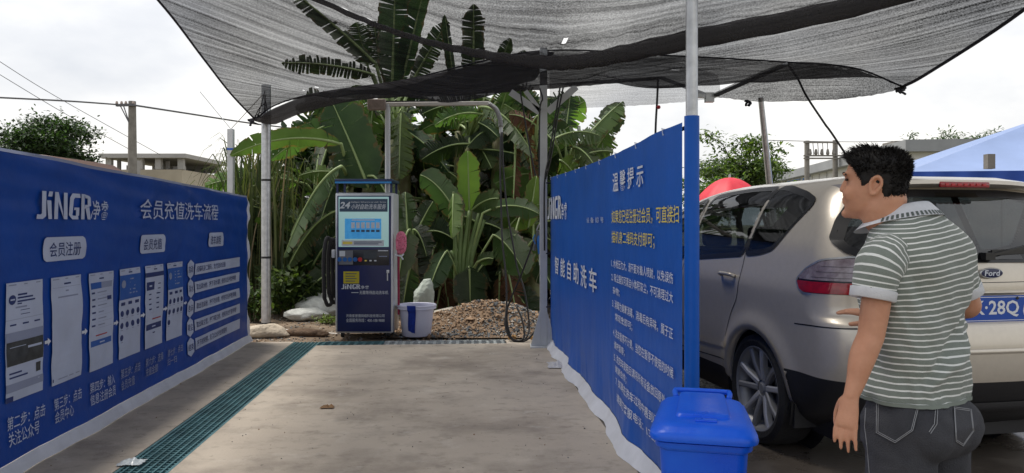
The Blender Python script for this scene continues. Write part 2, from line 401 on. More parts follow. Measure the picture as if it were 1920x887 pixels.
# flap of doubled net hanging from the far cable
def strip(top, bot, nlay, m, name, n=60, rows=5, wob=.02, uvs=True, parent=cano, dy=.03):
    tc_ = curve3(top, 10); bc = curve3(bot, 10)
    for k in range(nlay):
        mb = MB()
        def f(a, b):
            p = at_curve(tc_, a).lerp(at_curve(bc, a), b)
            p.y += dy * k + wob * math.sin(b * 3.1) * fbm(a * 9, b * 1.3, k * 3.) - .05 * math.sin(b * 3.1)
            p.z += .010 * b * fbm(a * 30, k * 2., 0)
            return p
        mb.grid(f, n, rows, uv=uvs); mb.build(name, m, parent, smooth=True)
strip([(482, 222, 9.86), (520, 200, 9.8), (600, 173, 9.58), (760, 149, 9.22), (900, 120, 8.93), (1000, 96, 8.72), (1040, 98, 8.66)],
      [(474, 226, 9.84), (512, 233, 9.78), (560, 214, 9.56), (650, 191, 9.3), (760, 181, 9.1), (880, 178, 8.8), (1003, 150, 8.66)], 2, M_netf, 'hanging_flap')
strip([(800, 172, 8.95), (960, 162, 8.6), (1100, 152, 8.5), (1238, 143, 8.3)], [(800, 180, 8.95), (960, 172, 8.6), (1100, 160, 8.5), (1238, 149, 8.3)], 2, M_netf, 'hem_band', rows=2, wob=.005)
strip([(1335, 176, 7.95), (1400, 146, 7.93), (1475, 118, 7.9), (1560, 120, 7.75), (1630, 139, 7.66), (1692, 163, 7.58)],
      [(1338, 181, 7.9), (1390, 188, 7.8), (1440, 191, 7.75), (1560, 187, 7.65), (1640, 178, 7.6), (1694, 166, 7.56)], 1, M_net, 'hanging_flap', rows=14, wob=.05)
# hem cord round the free edges
MB().tube(leftedge, .011, 6).build('hem_cord', M_hem, cano); MB().tube(rightedge, .016, 6).build('hem_cord', M_hem, cano)
MB().tube([p + Vector((0, -.01, 0)) for p in cable], .009, 6).build('hem_cord', M_hem, cano)
mb = MB()
for i in range(7): mb.tube(bez([cable[0] + Vector((random.uniform(-.03, .05), 0, random.uniform(-.03, .08))), cable[0] + Vector((random.uniform(0, .2), 0, random.uniform(-.06, .2))), P(497, 170 + i * 8, 9.95)], 5), .006, 5)
mb.build('lashing', M_hem, cano)
# knotted scraps of net at the corners
for (px, py, Y, s) in ((472, 224, 9.88, .06), (1690, 164, 7.57, .05), (1404, 190, 7.85, .035)):
    mb = MB(); c = P(px, py, Y)
    for k in range(7): mb.tube(bez([c, c + Vector((random.uniform(-1, 1), random.uniform(-.4, .4), random.uniform(-1, .3))) * s, c + Vector((random.uniform(-1.4, 1.4), random.uniform(-.4, .4), random.uniform(-1.6, .2))) * s], 4), .012, 5)
    mb.build('knot', M_hem, cano)

far = thing('far_net_sheet', 'paler strip of shade net hanging behind the white forked post', 'net', P(1190, 160, 10))
strip([(1030, 112, 10.3), (1130, 112, 10), (1240, 110, 9.6), (1345, 140, 9.2)], [(1030, 205, 10.3), (1130, 201, 10), (1240, 195, 9.6), (1350, 184, 9.2)], 1, M_netfar, 'net_sheet', rows=8, wob=.08, parent=far)

# ---- posts
def round_post(name, label, base, top, r, m, group=None, ties=()):
    t = thing(name, label, 'post', base)
    MB().tube([base, top], r, 20).build('tube', m, t, smooth=40)
    for z in ties:
        c = Vector((base.x, base.y, z)); MB().tube([c - Vector((0, 0, .014)), c + Vector((0, 0, .014))], r * 1.06, 20).build('tie', M_black, t, smooth=40)
    return t
b = P(499, 612, 10.06); b.z = 0
round_post('steel_post', 'shiny galvanised steel post holding the left corner of the net', b, Vector((b.x, b.y, 3.25)), .062, M_galv, ties=(.04, .93, 1.97))
FP = Vector((.826, 3.43, 0))
t = round_post('steel_pole', 'grey steel pole in front, rising from the end of right banner', FP, FP + Vector((0, 0, 3.72)), .0275, M_galv)
b = P(433, 362, 11.2); b.z = 0
t = thing('square_post', 'pale square post with a blue band behind the left banner', 'post', b)
top = P(433, 242, 11.2).z
MB().box((b.x, b.y, top / 2), (.085, .085, top), bev=.006).build('tube', M_whitep, t)
MB().box((b.x, b.y, P(0, 280, 11.2).z), (.092, .092, .03)).build('band', mat('blue_tape', (.02, .1, .45), .5), t)
w = MB()
tp = Vector((b.x, b.y, top))
for e in (P(375, 172, 11.3), P(492, 178, 10.0)): w.tube([tp, e], .006, 5)
w.build('guy_wire', M_galv, t)
# forked white post carrying the net
b = P(1019, 650, 8.41); b.z = 0
wp = thing('forked_post', 'white square steel post with forked top struts beside the right banner', 'post', b)
MB().box((b.x, b.y, 1.68), (.082, .082, 3.36), bev=.005).build('column', M_whitep, wp)
zt = P(0, 208, 8.41).z
for (px, py) in ((957, 174), (1080, 164), (985, 172)):
    e = P(px, py, 8.41); s = Vector((b.x + (e.x - b.x) * .12, b.y - .045, zt - .02))
    MB().bar(s, Vector((e.x, b.y - .045, e.z)), .075 if px != 985 else .05, .008, up=(0, 1, 0)).build('strut', M_whitep, wp)
for s in (-1, 1):
    mb = MB(); x = b.x + s * .041
    for y in (b.y - .05, b.y + .044):
        mb.add([(x, y, .012), (x + s * .10, y, .012), (x, y, .40), (x, y + .006, .012), (x + s * .10, y + .006, .012), (x, y + .006, .40)], [(0, 1, 2), (5, 4, 3), (0, 3, 4, 1), (1, 4, 5, 2), (2, 5, 3, 0)])
    mb.build('gusset', M_whitep, wp)
MB().box((b.x, b.y, .006), (.30, .24, .012)).build('base_plate', M_whitep, wp)
WPB = b
# net arms at the right
ar = thing('net_arm', 'bare steel arms propping up the net right of the pole', 'frame', P(1335, 184, 7.95))
for e in ((1476, 120, 7.9), (1240, 146, 8.3)): MB().bar(P(1335, 182, 7.95), P(*e), .04, .04).build('arm', M_galv, ar)
MB().box(P(1330, 183, 7.95), (.09, .07, .10)).build('bracket', M_galv, ar)
pp = P(1294, 178, 7.95); MB().tube([Vector((pp.x, pp.y, -.004)), pp + Vector((0, 0, .02))], .03, 10).build('upright', M_galv, ar)
MB().bar(pp, P(1335, 182, 7.95), .04, .04).build('arm', M_galv, ar)
tag(MB().tube(bez([P(1476, 119, 7.9), P(1496, 148, 7.85), P(1512, 180, 7.82), P(1545, 230, 7.8), P(1590, 296, 7.8), Vector((4.85, 7.8, -.01))], 8), .011, 6).build('guy_rope', M_black), 'black rope running down from the net arm behind the man', 'rope')
t = thing('hanging_rope', 'thin black cord with red tag hanging left of the grey pole', 'rope', P(1230, 255, 8.25))
MB().tube(bez([P(1234, 146, 8.25), P(1232, 190, 8.25), P(1229, 250, 8.25), P(1226, 400, 8.25)], 6), .012, 6).build('cord', M_black, t)
MB().sphere(P(1235, 201, 8.22), .022).build('tag', mat('red_plastic', (.45, .01, .02), .4), t, smooth=True)
# ================================================================ printed banners
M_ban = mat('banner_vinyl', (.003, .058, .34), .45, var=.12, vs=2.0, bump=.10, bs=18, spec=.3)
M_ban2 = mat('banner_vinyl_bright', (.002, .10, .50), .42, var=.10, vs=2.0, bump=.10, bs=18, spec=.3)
M_hemw = mat('banner_white_edge', (.66, .68, .74), .55, var=.1, vs=5)
M_pw = mat('print_white', (.50, .56, .72), .5, var=.08, vs=3)
M_pw2 = mat('print_white_pure', (.72, .76, .84), .5)
M_py = mat('print_yellow', (.80, .66, .12), .5)
M_pb = mat('print_navy', (.01, .03, .16), .5)
M_pg = mat('print_grey', (.28, .32, .46), .5)
M_pd = mat('print_dark_photo', (.04, .045, .05), .5, var=.6, vs=12)
M_pmid = mat('print_mid_blue', (.01, .10, .42), .5)
CJK = ['净睿', '会员充值洗车流程', '会员注册', '会员充值', '洗车流程', '扫描机身二维码，支付启动设备', '取出高水枪，按下清水键，使用完后按暂停键', '取出泡沫枪，按下泡沫键，使用完后按暂停键',
       '取出吸尘管，按下吸尘键，使用完后按暂停键', '按下结束键，使用公众号结束服务', '启动', '清水', '泡沫', '吸尘', '结束', '第二步：点击', '关注公众号', '第三步：点击', '会员中心', '第四步：输入', '信息注册会员', '第五步：点击', '第六步：选择', '充值金额', '第七步：点击', '扫一扫',
       '温 馨 提 示', '设 备 编 号', '智 能 自 助 洗 车', '如果您已经注册过会员，可直接扫', '描机身二维码支付即可；', '1. 水枪压力大，请不要对着人喷射，以免误伤', '2. 吸尘器仅可清洁小体积灰尘，不可清理过大', '杂物；', '3. 消毒为臭氧消毒，消毒后有异味，属于正', '常现象即可；',
       '4. 洗车暂停不计费，当您在暂停不使用的时候', '请按暂停；', '5. 洗完车使用后请将所有设备放回原处，', '谢谢合作；', '7. 如果在洗车过程中遇到问题', '请拨打客服电话：13297', '24', '小时自助洗车服务', '无需等待启动洗车机', '济南索普德网络科技有限公司', '全国服务热线：400-188-9888', '桂', 'K·28Q', 'Ford', '6', '源而乐', 'Intelligent  Self-service car wash  Service']
BOLD = {'温 馨 提 示': .010, '智 能 自 助 洗 车': .014, '净睿': .006, '24': .03, '小时自助洗车服务': .008, 'K·28Q': .02, '桂': .01, 'Ford': .02}
prep_text([(s, BOLD.get(s, .004)) for s in CJK])

def smooth01(x): x = max(0, min(1, x)); return x * x * (3 - 2 * x)
# ---- left banner
UL = -2.46; LV0, LV1 = 1.2, 8.96
ltop = sorted([onplane(px, py, UL) for px, py in ((0, 282), (100, 299), (200, 321), (300, 338), (400, 358), (457, 369))])
ltop = [(LV0, 1.80)] + ltop
def Lw(v, z):
    zt = interp(v, ltop); d = zt - z
    w = .010 * fbm(v * .9, z * 1.6, 4.)
    w += .012 * math.exp(-d / .30) * math.sin((z * 1.0 + (v - 5) * .10) * 42 + 2 * fbm(v, z, 9.))
    w += .010 * fbm(v * 2.0 + z * 1.5, z * 3.6 - v * .6, 2.)
    for vv, zz, s in ((6.25, 1.62, .9), (7.05, 1.62, .8)):       # diagonal pulls at the far top
        q = (v - vv) * .62 - (z - zz) * 1.0; p_ = (v - vv) + (z - zz) * .6
        w += .005 * s * math.exp(-(q / .035) ** 2) * math.exp(-(p_ / .35) ** 2)
    w += .05 * smooth01((.18 - z) / .18) * (.5 + .5 * fbm(v * 1.2, 3.))
    return w
def Lp(v, z, off=0.): return bay(UL + Lw(v, z) + off + (.006 if off > .0035 else 0), v, z)
lb = thing('flow_chart_banner', 'long blue banner on the left with phone screens and numbered steps', 'banner', bay(UL, 5, 0))
LB0 = .075
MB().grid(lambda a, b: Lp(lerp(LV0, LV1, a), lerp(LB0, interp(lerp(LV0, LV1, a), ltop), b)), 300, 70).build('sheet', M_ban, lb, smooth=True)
MB().grid(lambda a, b: Lp(lerp(LV0, LV1 + .03, a), lerp(.003, LB0, b), .003 + .03 * (1 - b)), 200, 3).build('bottom_hem', M_hemw, lb, smooth=True)
MB().grid(lambda a, b: Lp(lerp(LV1 - .012, LV1 + .035, a), lerp(LB0, interp(LV1, ltop) + .004, b), .003 + .012 * math.sin(b * 23) * a), 2, 50).build('end_hem', M_hemw, lb, smooth=True)
MB().grid(lambda a, b: Lp(lerp(LV0, LV1, a), interp(lerp(LV0, LV1, a), ltop) + lerp(-.004, .016, b), .002), 200, 1).build('top_hem', M_pg, lb, smooth=True)
# the rail and stakes that hold it
MB().tube([bay(UL - .04, lerp(LV0, LV1, i / 20), interp(lerp(LV0, LV1, i / 20), ltop) - .03) for i in range(21)], .014, 6).build('rail', M_galv, lb)
for v in (1.4, 3.9, 6.4, 8.9): MB().tube([bay(UL - .07, v, 0), bay(UL - .07, v, interp(v, ltop) - .015)], .016, 8).build('stake', M_galv, lb)

def lrect(px0, px1, pyc, h):
    pm = (px0 + px1) / 2; v0 = onplane(px0, pyc, UL)[0]; v1 = onplane(px1, pyc, UL)[0]
    vm, zc = onplane(pm, pyc, UL); z0 = onplane(pm, pyc + h / 2, UL)[1]; z1 = onplane(pm, pyc - h / 2, UL)[1]
    return v0, v1, z0, z1
def lfn(r, off): v0, v1, z0, z1 = r; return lambda a, b: Lp(lerp(v0, v1, a), lerp(z0, z1, b), off)
def rrect(mb, fn, mi, r=.18, asp=1., n=5):                     # rounded panel, gridded so it follows the cloth
    N_ = 14
    def f(a, b):
        q = abs(b - .5) * 2; k = max(0, (q - (1 - 2 * r)) / (2 * r)); ins = r / asp * (1 - math.sqrt(max(0, 1 - k * k)))
        return fn(ins + a * (1 - 2 * ins), b)
    mb.grid(f, 10, N_, mi)
def ltext(name, st, r, m, off=.006):
    mb = MB(); put_text(mb, st, lfn(r, off)); return tag(mb.build(name, m, lb), kind='stuff')
mb = MB(); r = lrect(62, 163, 386, 50); stroke_logo(mb, lfn(r, .008)); put_text(mb, '净睿', lfn(lrect(167, 200, 394, 36), .008)); mb.build('logo', M_pw, lb)
ltext('title', '会员充值洗车流程', lrect(260, 406, 395, 34), M_pw, .011)
for st, bx_, tx in (('会员注册', (78, 157, 466, 44), (89, 147, 467, 27)), ('会员充值', (261, 307, 457, 34), (267, 301, 458, 21)), ('洗车流程', (389, 418, 449, 26), (393, 413, 450, 16))):
    mb = MB(); rr = lrect(*bx_); rrect(mb, lfn(rr, .004), 0, .2, (rr[1] - rr[0]) / (rr[3] - rr[2])); put_text(mb, st, lfn(lrect(*tx), .006), 1)
    mb.build('heading_box', [M_pw, M_pb], lb)
phones = [((8, 76, 636, 217), 0), ((93, 149, 616, 196), 1), ((164, 209.5, 600, 179), 2), ((221, 260.5, 585, 164), 3), ((270, 303, 573, 152), 4), ((311, 339.5, 563, 142), 3)]
PM = [M_pw, M_pb, M_pg, M_pmid, M_pd, mat('print_red', (.42, .03, .04), .5)]
for (bx_, kind) in phones:
    r = lrect(*bx_); mb = MB(); f0 = lfn(r, .004); f1 = lfn(r, .0055); f2 = lfn(r, .007)
    mb.grid(f0, 8, 16, 0)
    def sub(a0, a1, b0, b1, mi, f=None, nu=4, nv=2): mb.grid(lambda a, b: (f or f1)(lerp(a0, a1, a), lerp(b0, b1, b)), nu, nv, mi)
    def lines(b0, b1, n, a0=.1, a1=.85, mi=2):
        for i in range(n):
            bb = lerp(b0, b1, i / max(1, n - 1)); sub(a0, a0 + (a1 - a0) * random.uniform(.5, 1), bb - .007, bb + .007, mi, nu=3, nv=1)
    def disc(ca, cb, ra, rb, mi, f=None): 
        o = mb.add([(f or f1)(ca + ra * math.cos(k * .5236), cb + rb * math.sin(k * .5236)) for k in range(12)], [tuple(range(12))], mi)
    sub(.05, .25, .975, .985, 2); sub(.45, .55, .975, .985, 2); sub(.8, .93, .975, .985, 2)
    if kind == 0:
        disc(.16, .855, .10, .042, 1); sub(.10, .22, .85, .863, 0, f2); sub(.3, .55, .885, .90, 1); lines(.865, .835, 2, .3, .85, 1); sub(.3, .42, .81, .82, 1)
        lines(.785, .785, 1, .25, .7); sub(.38, .62, .72, .725, 1); sub(.38, .62, .755, .76, 1); sub(.0, 1., .685, .688, 2)
        for a in (.1, .42, .74): sub(a, a + .16, .635, .648, 1)
        sub(0, 1, .50, .58, 2, f1); sub(.02, .98, .30, .50, 4, f2, 6, 4); sub(.55, .92, .42, .44, 0, lfn(r, .0085)); sub(.1, .5, .45, .455, 0, lfn(r, .0085)); lines(.235, .20, 2, .08, .6, 1); sub(.78, .92, .19, .27, 4)
        sub(0, 1, .08, .15, 2); sub(.0, .18, .0, .045, 1)
    elif kind == 1:
        sub(.05, .95, .90, .903, 2); sub(.4, .64, .925, .94, 1); lines(.81, .81, 1, .2, .85, 2); lines(.865, .865, 1, .45, .55, 2); sub(.2, .5, .04, .05, 2); sub(.55, .7, .04, .05, 2); sub(.78, .92, .04, .05, 2); sub(.02, .05, .03, .06, 1)
    elif kind == 2:
        sub(.42, .6, .93, .945, 1); sub(.06, .5, .835, .90, 3); sub(.5, .94, .835, .90, 2)
        for i in range(6):
            bb = .795 - i * .067; sub(.07, .2, bb - .009, bb + .009, 1); sub(.3, .3 + random.uniform(.15, .5), bb - .006, bb + .006, 2); sub(.3, .93, bb - .034, bb - .032, 2)
        sub(.74, .93, .70, .742, 1); sub(.25, .72, .345, .358, 5); sub(.07, .92, .245, .305, 3); sub(.4, .6, .268, .282, 0, f2)
    elif kind == 3:
        sub(.42, .6, .95, .965, 1); sub(0, 1, .655, .93, 3, f1, 6, 6); disc(.16, .83, .10, .045, 2, f2); lines(.88, .72, 5, .45, .9, 2)
        for a in (.08, .42, .74): sub(a, a + .18, .59, .625, 1)
        for i in range(9): disc(.13 + .25 * (i % 4), .50 - .135 * (i // 4), .075, .035, 1); sub(.08 + .25 * (i % 4), .18 + .25 * (i % 4), .445 - .135 * (i // 4), .453 - .135 * (i // 4), 2)
    else:
        sub(.42, .6, .945, .96, 1); sub(0, 1, .86, .915, 1, f1); sub(.06, .48, .70, .80, 1); sub(.2, .34, .74, .76, 0, f2)
        for i in range(8): sub(.2 + .42 * (i % 2), .34 + .42 * (i % 2), .64 - .06 * (i // 2), .655 - .06 * (i // 2), 1)
        for i in range(3): sub(.68, .82, .76 - .06 * i, .772 - .06 * i, 1)
        lines(.34, .34, 1, .4, .9, 5); sub(.06, .94, .215, .285, 1); sub(.4, .6, .242, .256, 0, f2); sub(.42, .56, .165, .178, 1)
    mb.build('phone_screenshot', PM, lb)
for (px, py, s) in ((84, 641, 11), (155, 622, 10), (214.5, 605.5, 8.5), (265, 591, 7.5), (307, 579, 7), (344, 568, 6)):
    f = lfn(lrect(px - s * .55, px + s * .55, py, s * 1.35), .005); mb = MB()
    mb.add([f(a, b) for a, b in ((0, .3), (.5, .3), (.5, 0), (1, .5), (.5, 1), (.5, .7), (0, .7))], [tuple(range(7))]); mb.build('arrow', M_pw2, lb)
caps = [('第二步：点击', 12, 79, 782, 25), ('关注公众号', 12, 69, 813, 26), ('第三步：点击', 97, 151, 748, 22), ('会员中心', 98, 134, 776, 22), ('第四步：输入', 166, 211, 719, 20), ('信息注册会员', 167, 212, 741, 20), ('第五步：点击', 224, 262, 694, 18), ('会员充值', 224, 251, 718, 18), ('第六步：选择', 272, 304, 674, 16), ('充值金额', 273, 295, 694, 16), ('第七步：点击', 313, 341, 657, 14), ('扫一扫', 313, 329, 676, 13)]
for st, a, b_, y, h in caps: ltext('caption', st, lrect(a, b_, y, h), M_pg if a > 200 else M_pw, .006)
bars = [(498, 19, '扫描机身二维码，支付启动设备', .64), (529, 19, '取出高水枪，按下清水键，使用完后按暂停键', .9), (562, 19, '取出泡沫枪，按下泡沫键，使用完后按暂停键', .9), (594, 19, '取出吸尘管，按下吸尘键，使用完后按暂停键', .9), (626, 20, '按下结束键，使用公众号结束服务', .68)]
for (y, h, st, wd) in bars:
    r = lrect(363, 448, y, h); mb = MB(); mb.grid(lfn(r, .004), 10, 3)
    rt = (r[0] + .03 * (r[1] - r[0]), r[0] + wd * (r[1] - r[0]), lerp(r[2], r[3], .22), lerp(r[2], r[3], .78)); put_text(mb, st, lfn(rt, .006), 1)
    mb.build('instruction_bar', [M_pw, M_pb], lb)
for y, st in ((505, '启动'), (541, '清水'), (578, '泡沫'), (614, '吸尘'), (651, '结束')):
    r = lrect(349, 360.5, y, 36); mb = MB(); f = lfn(r, .004)
    mb.add([f(a, b) for a, b in ((.5, 0), (1, .2), (1, .8), (.5, 1), (0, .8), (0, .2))], [tuple(range(6))])
    put_text(mb, st, lfn((lerp(r[0], r[1], .12), lerp(r[0], r[1], .88), lerp(r[2], r[3], .32), lerp(r[2], r[3], .68)), .006), 1)
    mb.build('step_marker', [M_pw, M_pb], lb)

# ---- right banner
UR = 1.05; RV0, RV1 = 3.43, 8.36
rtop = sorted([onplane(px, py, UR) for px, py in ((1278, 230), (1230, 250), (1180, 277), (1120, 303), (1070, 321), (1030, 334))])
def Rw(v, z):
    low = smooth01((1.0 - z) / 1.0)
    w = .010 * fbm(v * .8, z * .8, 14.) + low * .020 * fbm(v * 3.0, z * .7, 5.) + .002 * fbm(v * 5, z * 1.2, 8.)
    d = interp(v, rtop) - z
    w += .008 * math.exp(-d / .25) * abs(math.sin(v * 5.2)) * .8
    w += .018 * smooth01((.35 - z) / .35) * (math.sin(v * 3.1) * .6 + math.sin(v * 5.7 + 1))
    e = min(smooth01((v - RV0) / .3), 1)
    return w * e
def Rp(v, z, off=0.): return bay(UR - Rw(v, z) - off, v, z)
rb = thing('notice_banner', 'blue notice banner with yellow and white lettering beside the car', 'banner', bay(UR, 6, 0))
RB0 = .085
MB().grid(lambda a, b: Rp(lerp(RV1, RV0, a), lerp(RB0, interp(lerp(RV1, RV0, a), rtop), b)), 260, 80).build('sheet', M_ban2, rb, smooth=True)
MB().grid(lambda a, b: Rp(lerp(RV1, RV0, a), lerp(.004, RB0, b), .004 + .06 * (1 - b) + .012 * math.sin(a * 55) * (1 - b)), 200, 4).build('bottom_hem', M_hemw, rb, smooth=True)
MB().tube([FP + Vector((0, 0, .01)), FP + Vector((0, 0, 1.875))], .0345, 20, cap=False).build('pole_sleeve', M_ban2, rb, smooth=40)
MB().tube([bay(UR + .03, lerp(RV0, RV1, i / 20), interp(lerp(RV0, RV1, i / 20), rtop) - .02) for i in range(21)], .010, 6).build('rail', M_hem, rb)
# eyelet ties along the top
for k in range(9):
    v = lerp(RV0 + .3, RV1 - .05, k / 8); z = interp(v, rtop)
    MB().tube([Rp(v, z - .03, .004), Rp(v, z + .004, .012), bay(UR + .035, v, z - .01)], .004, 5).build('tie', M_pw2, rb)
for k, z in enumerate((.45, 1.05, 1.84)): MB().tube([Rp(RV1, z, .003), WPB + Vector((.03, -.045, z))], .008, 5).build('corner_tie', M_black, rb)
def rtext(name, st, px0, px1, py, h, m, off=.011, par=rb, logo=False):
    v0 = onplane(px0, py, UR)[0]; v1 = onplane(px1, py, UR)[0]; z0 = onplane(px0, py + h / 2, UR)[1]; z1 = onplane(px0, py - h / 2, UR)[1]
    fn = lambda a, b: Rp(lerp(v0, v1, a), lerp(z0, z1, b), off)
    mb = MB(); (stroke_logo(mb, fn) if logo else put_text(mb, st, fn)); return tag(mb.build(name, m, par), kind='stuff')
rtext('heading', '温 馨 提 示', 1152, 1211, 343, 36, M_pw2)
rtext('logo', '', 1029, 1053, 392, 39, M_pw2, logo=True); rtext('logo_characters', '净睿', 1054, 1064, 396, 31, M_pw2)
rtext('small_caption', '设 备 编 号', 1103, 1135, 413, 10, M_pw)
rtext('title', '智 能 自 助 洗 车', 1043, 1121, 496, 33, M_pw2)
rtext('yellow_line', '如果您已经注册过会员，可直接扫', 1150, 1277, 407, 25, M_py); rtext('yellow_line', '描机身二维码支付即可；', 1150, 1231, 445, 24, M_py)
for st, a, b_, y, h in (('1. 水枪压力大，请不要对着人喷射，以免误伤', 1149, 1266, 493, 16), ('2. 吸尘器仅可清洁小体积灰尘，不可清理过大', 1149, 1266, 519, 16), ('杂物；', 1151, 1164, 544, 15),
                        ('3. 消毒为臭氧消毒，消毒后有异味，属于正', 1150, 1266, 568, 16), ('常现象即可；', 1156, 1189, 594, 15), ('4. 洗车暂停不计费，当您在暂停不使用的时候', 1152, 1267, 622, 16), ('请按暂停；', 1154, 1174, 646, 15),
                        ('5. 洗完车使用后请将所有设备放回原处，', 1154, 1256, 669, 16), ('谢谢合作；', 1156, 1180, 691, 15), ('7. 如果在洗车过程中遇到问题', 1157, 1246, 713, 16), ('请拨打客服电话：13297', 1159, 1238, 744, 16)):
    rtext('notice_line', st, a, b_, y, h, M_pw2)
# ================================================================ the wash machine and the things round it
M_navy = mat('machine_navy', (.012, .02, .10), .35, var=.08, vs=4, spec=.45)
M_silver = mat('machine_silver', (.62, .64, .66), .35, metal=.3, var=.05)
M_blk = mat('panel_black', (.012, .013, .02), .3)
M_glow = mat('machine_screen', (.30, .48, .47), .25, emit=.25)
M_slate = mat('screen_header', (.035, .07, .12), .4)
M_scrb = mat('screen_picture', (.03, .22, .50), .3, emit=.25, col2=(.10, .42, .68), vs=9)
M_pl = mat('light_print', (.62, .66, .70), .5)
MY = 9.0
def mx_(px): return (px - 960) / F * MY
def mz_(py): return H - (py - 420) / F * MY
mc = thing('wash_machine', 'navy self service car wash machine with lit screen on castors', 'machine', (mx_(685), MY + .22, 0))
x0, x1, zt, zb = mx_(628), mx_(737), mz_(361), mz_(625)
def mbox(name, px0, px1, py0, py1, y0, y1, m, par=mc, bev=0.):
    a, b, c, d_ = mx_(px0), mx_(px1), mz_(py1), mz_(py0)
    return MB().box(((a + b) / 2, (y0 + y1) / 2, (c + d_) / 2), (b - a, y1 - y0, d_ - c), bev=bev).build(name, m, par, smooth=30 if bev else False)
mbox('cabinet', 628, 737, 361, 625, MY + .012, MY + .46, M_silver, bev=.02)
door = mbox('front_door', 632, 733, 367, 622, MY, MY + .03, M_navy, bev=.006)
dis = mbox('display', 635, 729, 369, 463, MY - .008, MY + .01, M_glow, bev=.004)
mbox('display_header', 637, 727, 373, 397, MY - .012, MY - .004, M_slate, dis)
mbox('display_picture', 647, 715, 410, 448, MY - .0115, MY - .004, M_scrb, dis)
mbox('display_caption', 641, 720, 450.5, 461.5, MY - .0115, MY - .004, M_pl, dis)
def mtext(name, st, px0, px1, py0, py1, m, y=MY - .0035, par=mc, shear=0., logo=False):
    a, b, c, d_ = mx_(px0), mx_(px1), mz_(py1), mz_(py0)
    mb = MB(); fn = lambda q, r: Vector((lerp(a, b, q) + shear * (r - .5), y, lerp(c, d_, r)))
    (stroke_logo(mb, fn) if logo else put_text(mb, st, fn)); return tag(mb.build(name, m, par), kind='stuff')
mtext('display_lettering', '24', 638.5, 657, 378.5, 391, M_pl, MY - .0145, dis, .02)
mtext('display_lettering', '小时自助洗车服务', 659, 724, 382.5, 392.5, M_pl, MY - .0145, dis, .015)
mtext('display_lettering', 'Intelligent  Self-service car wash  Service', 659, 724, 377.5, 381, M_pl, MY - .0145, dis)
for k in range(6): mbox('menu_icon', 659 + k * 9.3, 665.5 + k * 9.3, 417, 428, MY - .0135, MY - .011, M_pl, dis)
for k in range(6): mbox('menu_caption', 659 + k * 9.3, 665.5 + k * 9.3, 431, 435, MY - .0135, MY - .011, M_slate, dis)
mbox('menu_title', 660, 703, 411.5, 413.5, MY - .0135, MY - .011, M_pl, dis)
mbox('price_tag', 643, 661, 453, 458, MY - .0135, MY - .011, M_py, dis)
for k in range(2): mbox('price_line', 664, 716 - 6 * k, 453 + 3.5 * k, 454.6 + 3.5 * k, MY - .0135, MY - .011, M_slate, dis)
cp = mbox('control_panel', 634, 730, 468, 497.5, MY - .008, MY + .01, M_blk, bev=.004)
mbox('reader_plate', 635.5, 662, 469.5, 496, MY - .012, MY - .004, mat('grey_plate', (.16, .17, .19), .4), cp)
mbox('card_reader', 637, 647.5, 470.5, 480.5, MY - .016, MY - .008, M_pl, cp)
for k, px in enumerate((637, 647, 656.5, 666.5, 675.5)):
    c = Vector((mx_(px), MY - .012, mz_(486.5)))
    MB().lathe([(.0, -.006), (.026, -.006), (.028, .004), (.028, .012)], c, 14, mtx=Matrix.Rotation(R(90), 3, 'X').inverted()).build('button', mat('red_button', (.5, .02, .02), .35) if k == 4 else mat('blue_button', (.01, .12, .40), .35), cp, smooth=40)
mbox('status_display', 682, 707, 470.5, 485, MY - .011, MY - .004, mat('lcd_grey', (.06, .07, .075), .2), cp)
for k in range(3): mbox('small_light', 684 + k * 9, 688 + k * 9, 487.5, 490, MY - .011, MY - .004, M_py if k == 0 else M_pl, cp)
mbox('brand_strip', 709, 728, 469, 471, MY - .0105, MY - .004, M_pl, cp); mbox('brand_strip', 711, 726, 480, 481.5, MY - .0105, MY - .004, M_pg, cp)
st = mbox('yellow_notice', 644, 673.5, 509, 531.5, MY - .003, MY + .002, mat('sticker_yellow', (.50, .42, .015), .5))
for k in range(4): mbox('notice_line', 648, 669 - (k % 2) * 3, 512.5 + k * 4.6, 514 + k * 4.6, MY - .0045, MY - .0025, M_slate, st)
mtext('logo', '', 640.5, 674, 533, 542, M_pl, logo=True); mtext('logo_characters', '净睿', 676, 692, 535.5, 542, M_pl)
mbox('dash', 659, 672, 548, 549.2, MY - .003, MY + .001, M_pl); mtext('slogan', '无需等待启动洗车机', 674, 728, 545, 552, M_pl)
mtext('address_line', '济南索普德网络科技有限公司', 649, 721, 589, 595, M_pl); mtext('address_line', '全国服务热线：400-188-9888', 649, 721, 597, 604, M_pl)
lk = mbox('lock_handle', 725, 730, 506, 512, MY - .02, MY + .002, M_silver, bev=.004)
kk = MB(); kk.box((mx_(727), MY - .016, mz_(519)), (.012, .012, .09)); kk.build('key', M_silver, lk)
# castors and feet
for px in (640, 727):
    for y in (MY + .08, MY + .38):
        c = Vector((mx_(px), y, .042)); w = MB().lathe([(.012, -.018), (.038, -.018), (.042, 0), (.038, .018), (.012, .018)], c, 16, mtx=Matrix.Rotation(R(90), 3, 'Y')); o = w.build('castor', M_black, mc, smooth=40)
        MB().box((c.x, c.y, .066), (.05, .05, .028)).build('castor_fork', M_galv, o)
